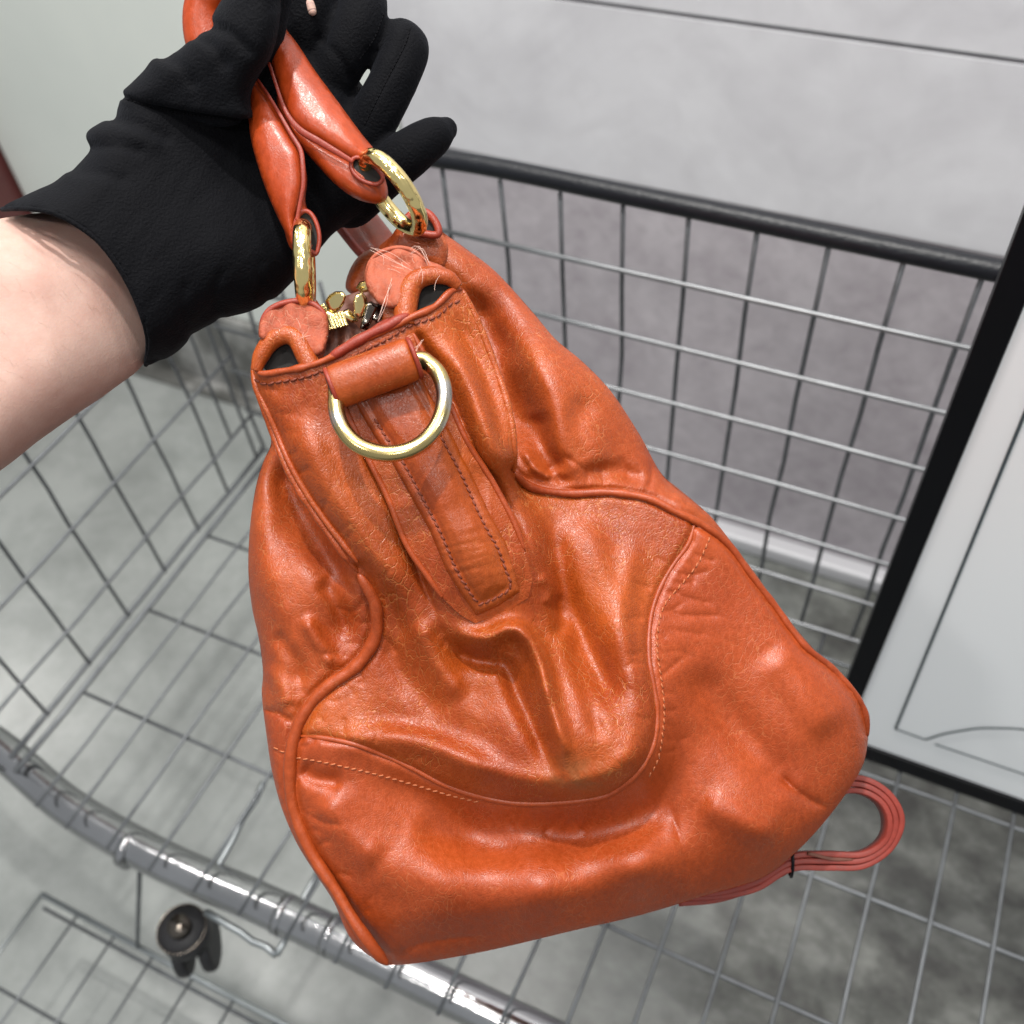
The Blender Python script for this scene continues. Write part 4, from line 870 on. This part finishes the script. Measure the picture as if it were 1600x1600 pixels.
M_skin, nt, b = newmat('skin'); L = nt.links.new
tc = N(nt, 'ShaderNodeTexCoord'); no = N(nt, 'ShaderNodeTexNoise'); no.inputs['Scale'].default_value = 42; no.inputs['Detail'].default_value = 9; no.inputs['Roughness'].default_value = .62; L(tc.outputs['Object'], no.inputs['Vector'])
mx = N(nt, 'ShaderNodeMix', data_type='RGBA'); mx.inputs[6].default_value = (.37, .215, .175, 1); mx.inputs[7].default_value = (.47, .32, .27, 1)
mr = N(nt, 'ShaderNodeMapRange'); mr.inputs[1].default_value = .3; mr.inputs[2].default_value = .7; L(no.outputs[0], mr.inputs[0]); L(mr.outputs[0], mx.inputs[0]); L(mx.outputs[2], b.inputs['Base Color'])
b.inputs['Roughness'].default_value = .62; b.inputs['Specular IOR Level'].default_value = .25; b.inputs['Subsurface Weight'].default_value = .15; b.inputs['Subsurface Radius'].default_value = (.008, .003, .0015); b.inputs['Subsurface Scale'].default_value = 1
n2 = N(nt, 'ShaderNodeTexVoronoi'); n2.inputs['Scale'].default_value = 900; L(tc.outputs['Object'], n2.inputs['Vector'])
bp = N(nt, 'ShaderNodeBump'); bp.inputs['Strength'].default_value = .12; bp.inputs['Distance'].default_value = .0004; L(n2.outputs[0], bp.inputs['Height']); L(bp.outputs[0], b.inputs['Normal'])
M_glove, nt, b = newmat('black_knit'); L = nt.links.new
b.inputs['Base Color'].default_value = (.0012, .0013, .0022, 1); b.inputs['Roughness'].default_value = .78; b.inputs['Sheen Weight'].default_value = .03; b.inputs['Sheen Roughness'].default_value = .5; b.inputs['Sheen Tint'].default_value = (.6, .65, .8, 1)
b.inputs['Specular IOR Level'].default_value = .09
tc = N(nt, 'ShaderNodeTexCoord'); n1 = N(nt, 'ShaderNodeTexNoise'); n1.inputs['Scale'].default_value = 900; n1.inputs['Detail'].default_value = 4; L(tc.outputs['Object'], n1.inputs['Vector'])
bp = N(nt, 'ShaderNodeBump'); bp.inputs['Strength'].default_value = .9; bp.inputs['Distance'].default_value = .0007; L(n1.outputs[0], bp.inputs['Height']); L(bp.outputs[0], b.inputs['Normal'])

zarm = tps([(-320, 700, .40), (-300, 900, .40), (0, 450, .415), (0, 700, .415), (120, 500, .425), (230, 450, .435), (200, 580, .435), (400, 400, .45), (500, 300, .452), (350, 200, .445), (560, 200, .47), (400, 0, .44)])
ARM = [(-330, 470), (-160, 380), (-20, 345), (60, 332), (150, 330), (240, 350), (262, 440), (235, 556), (180, 607), (120, 648), (60, 690), (0, 737), (-120, 815), (-330, 960)]
INNER = [(150, 345), (210, 220), (290, 150), (380, 90), (500, 80), (560, 180), (560, 300), (480, 380), (400, 440), (300, 490), (235, 520)]
hand_parts = [pillow(ARM, zarm, lambda q: np.interp(q[:, 0] - .2 * (q[:, 1] - 450), [-150, 60, 150, 230], [.029, .026, .020, .013]), 120), pillow(INNER, zarm, .012, 70),
    fing([(300, 150, .425), (350, 100, .412), (385, 40, .402)], [.008, .008, .006]),
    fing([(470, 100, .46), (480, 40, .455), (480, -10, .45)], [.008, .007, .006]), fing([(500, 130, .46), (545, 60, .452), (570, 10, .452)], [.008, .007, .006]),
    fing([(540, 220, .462), (600, 130, .455), (630, 80, .452)], [.008, .007, .006]), fing([(560, 290, .462), (620, 250, .45), (680, 215, .445)], [.007, .006, .0045])]
person = fuse('person', hand_parts, .0022, M_skin, 6, label='bare forearm reaching in from the left, its gloved hand gripping the bag handles', cat='person', loc=P(100, 500, .43))
# glove
hemc = [(3, 326), (60, 327), (110, 347), (150, 375), (180, 412), (205, 455), (222, 495), (231, 535), (226, 572)]
PALM = [(3, 326), (35, 306), (80, 287), (108, 262), (132, 245), (136, 222), (142, 206), (162, 190), (177, 184), (190, 158), (200, 140), (260, 100), (330, 60), (440, 20), (520, 60), (570, 140), (596, 220), (604, 270), (588, 320), (545, 350), (520, 368), (500, 392), (478, 420), (455, 443), (425, 470), (385, 490), (345, 499), (312, 515), (285, 540), (258, 558), (226, 572), (231, 535), (222, 495), (205, 455), (180, 412), (150, 375), (110, 347), (60, 327)]
THUMB = [(188, 152), (192, 143), (205, 132), (225, 110), (236, 92), (252, 84), (276, 79), (292, 66), (302, 54), (326, 46), (330, 28), (338, 14), (352, -8), (375, -50), (440, -50), (437, 0), (436, 40), (426, 88), (404, 122), (392, 150), (388, 190), (330, 196), (260, 180), (210, 165)]
zpalm = tps([(20, 320, .408), (120, 300, .416), (120, 350, .416), (200, 440, .425), (230, 560, .436), (300, 300, .430), (350, 400, .432), (420, 300, .447), (500, 350, .456), (580, 280, .462), (560, 160, .462), (480, 60, .458), (380, 120, .440), (250, 160, .425), (350, 490, .444)])
zth = tps([(200, 150, .412), (300, 100, .402), (380, 60, .392), (430, 0, .388), (400, 130, .398), (330, 180, .410), (380, -40, .388)])
HEMI = PALM.index((226, 572)); 
gparts = [pillow(PALM, lambda q: zpalm(q), lambda q: .0215 + .006 * np.clip(1 - polydist(q, np.array(hemc))[0] / 130, 0, 1), 62, 5, rimline=PALM[:HEMI + 1]), pillow(THUMB, zth, .013, 40, 5),
    fing([(350, 130, .418), (390, 60, .405), (410, -20, .398)], [.014, .013, .012]),
    fing([(470, 180, .462), (472, 95, .448), (478, 30, .437), (482, -30, .435)], [.012, .0115, .0112, .011]),
    fing([(490, 210, .462), (515, 130, .448), (548, 66, .440), (566, 20, .440), (560, -30, .445)], [.0125, .0118, .0112, .0108, .010]),
    fing([(535, 285, .462), (573, 205, .450), (612, 130, .444), (632, 80, .444), (628, 66, .446)], [.012, .0112, .0102, .0106, .0100]),
    fing([(545, 315, .462), (590, 278, .452), (640, 240, .446), (680, 213, .446), (697, 202, .448)], [.0125, .0110, .0105, .0082, .0050])]
def gdisp(co):
    q = topx(co); d = np.zeros(len(q))
    for pl, wd, h in [([(190, 150), (250, 170), (320, 182), (388, 190)], 5, -2.0), ([(200, 158), (260, 160), (330, 172), (386, 180)], 9, 1.2),
                      ([(136, 230), (170, 225), (215, 235)], 10, -1.6), ([(178, 185), (215, 195), (260, 215)], 10, -1.4), ([(110, 262), (150, 268), (190, 280)], 10, -1.2),
                      ([(140, 212), (185, 210), (240, 225)], 14, 1.2), ([(300, 55), (330, 70), (350, 100)], 9, -1.5), ([(330, 40), (360, 52), (390, 80)], 9, -1.5), ([(252, 84), (280, 100), (300, 130)], 10, -1.4),
                      ([(640, 45), (622, 90), (590, 150), (560, 210)], 3.5, -.7), ([(500, 60), (530, 90), (545, 120)], 7, -1.0), ([(575, 80), (560, 120), (535, 165)], 8, -1.0), ([(260, 560), (300, 520), (350, 490)], 8, .8),
                      ([(455, 300), (470, 340), (460, 390)], 12, 1.0), ([(300, 525), (285, 490), (290, 450)], 8, -.8), ([(345, 500), (335, 465), (345, 430)], 8, -.8), ([(420, 474), (405, 440), (410, 410)], 8, -.8)]:
        ds, t = polydist(q, resample(catmull(pl, 5), 6)); d += h * .001 * np.exp(-(ds / wd) ** 2)
    x, y = rot(q, 35); d += .0011 * vnoise(x / 50, y / 80) + .0003 * vnoise(x / 16, y / 40); x, y = rot(q, -50); d += .0003 * (1 - 2 * np.abs(vnoise(x / 70, y / 30)))
    return d
glove = fuse('glove', gparts, .0013, M_glove, 4, parent=person, disp=gdisp)
# hem of the cuff and seam threads
hem = smooth([(4, 327), (35, 326), (75, 331), (112, 347), (150, 374), (180, 410), (205, 453), (222, 495), (231, 533), (228, 570)])
q = resample(hem, 5); z = zpalm(q) - .0275 * np.interp(np.linspace(0, 1, len(q)), [0, .05, .12, .2, .8, .88, .95, 1], [.1, .55, .85, 1, 1, .85, .55, .1]) + .0006; w3 = P(q[:, 0], q[:, 1], z)
v, f = tube_data(w3, .0010, 10); mk('hem', v, f, M_glove, glove)
# small tear on the fingertip with skin behind it
v, f = fing([(484, 6, .4272), (488, 18, .4272)], [.0022, .0018]); mk('fingertip_skin', v, f, M_skin, person)

def seam(line, zoff, n='seam'):
    q = resample(smooth(line), 4); from_z = zpalm(q) - zoff; v, f = tube_data(P(q[:, 0], q[:, 1], from_z), .0005, 6); return v, f
from mathutils.bvhtree import BVHTree
bv = BVHTree.FromObject(glove, bpy.context.evaluated_depsgraph_get())
def drape(line, r, pitch=7, ln=5):
    """stitches laid on the glove's surface along the line of sight"""
    q = resample(smooth(line), 1.5); parts = []; o = Vector(ORG - rootloc(glove)); hit = []
    for a, b in q:
        d = Vector(P(a, b, 1.0) - ORG).normalized(); h = bv.ray_cast(o, d); hit.append(None if h[0] is None else np.array(h[0]) + rootloc(glove) - np.array(d) * .0002)
    st_ = int(pitch / 1.5); l_ = max(2, int(ln / 1.5))
    for i in range(0, len(hit) - l_, st_):
        seg = hit[i:i + l_ + 1]
        if any(x is None for x in seg) or np.linalg.norm(seg[0] - seg[-1]) > .004: continue
        parts.append(tube_data(np.array(seg), r, 6))
    return parts
pp = drape([(192, 153), (240, 168), (290, 178), (340, 184), (384, 189)], .00035) + drape([(641, 44), (633, 70), (615, 105), (592, 150), (570, 195)], .0003) + drape([(600, 20), (585, 60), (560, 95)], .0003) + drape([(12, 334), (60, 340), (108, 358), (146, 386), (174, 420), (198, 462), (214, 500), (222, 536)], .00032)
v, f = join(pp); mk('stitching', v, f, simple('glove_thread', (.002, .002, .003), .8, spec=.1), glove, kind='stuff')
bs = BVHTree.FromObject(person, bpy.context.evaluated_depsgraph_get()); hs = []; o = Vector(ORG - rootloc(person))
for k in range(110):
    a, b = random.uniform(-10, 215), random.uniform(340, 720); d = Vector(P(a, b, 1.0) - ORG).normalized(); h = bs.ray_cast(o, d)
    if h[0] is None or bv.ray_cast(o, d)[0] is not None: continue
    p0 = np.array(h[0]) + rootloc(person); nrm = np.array(h[1]); g = R @ np.array([random.gauss(.6, .25), random.gauss(.5, .3), 0]); g -= nrm * np.dot(g, nrm); g /= np.linalg.norm(g); L_ = random.uniform(.003, .007)
    pts = [p0, p0 + g * L_ * .4 + nrm * .0005, p0 + g * L_ * .8 + nrm * .0006, p0 + g * L_ + nrm * .0003]; v, f = tube_data(pts, [.000028, .000028, .00002, .00001], 3); hs.append((v, f))
v, f = join(hs); mk('fine_hair', v, f, simple('arm_hair', (.30, .19, .14), .6), person, kind='stuff')
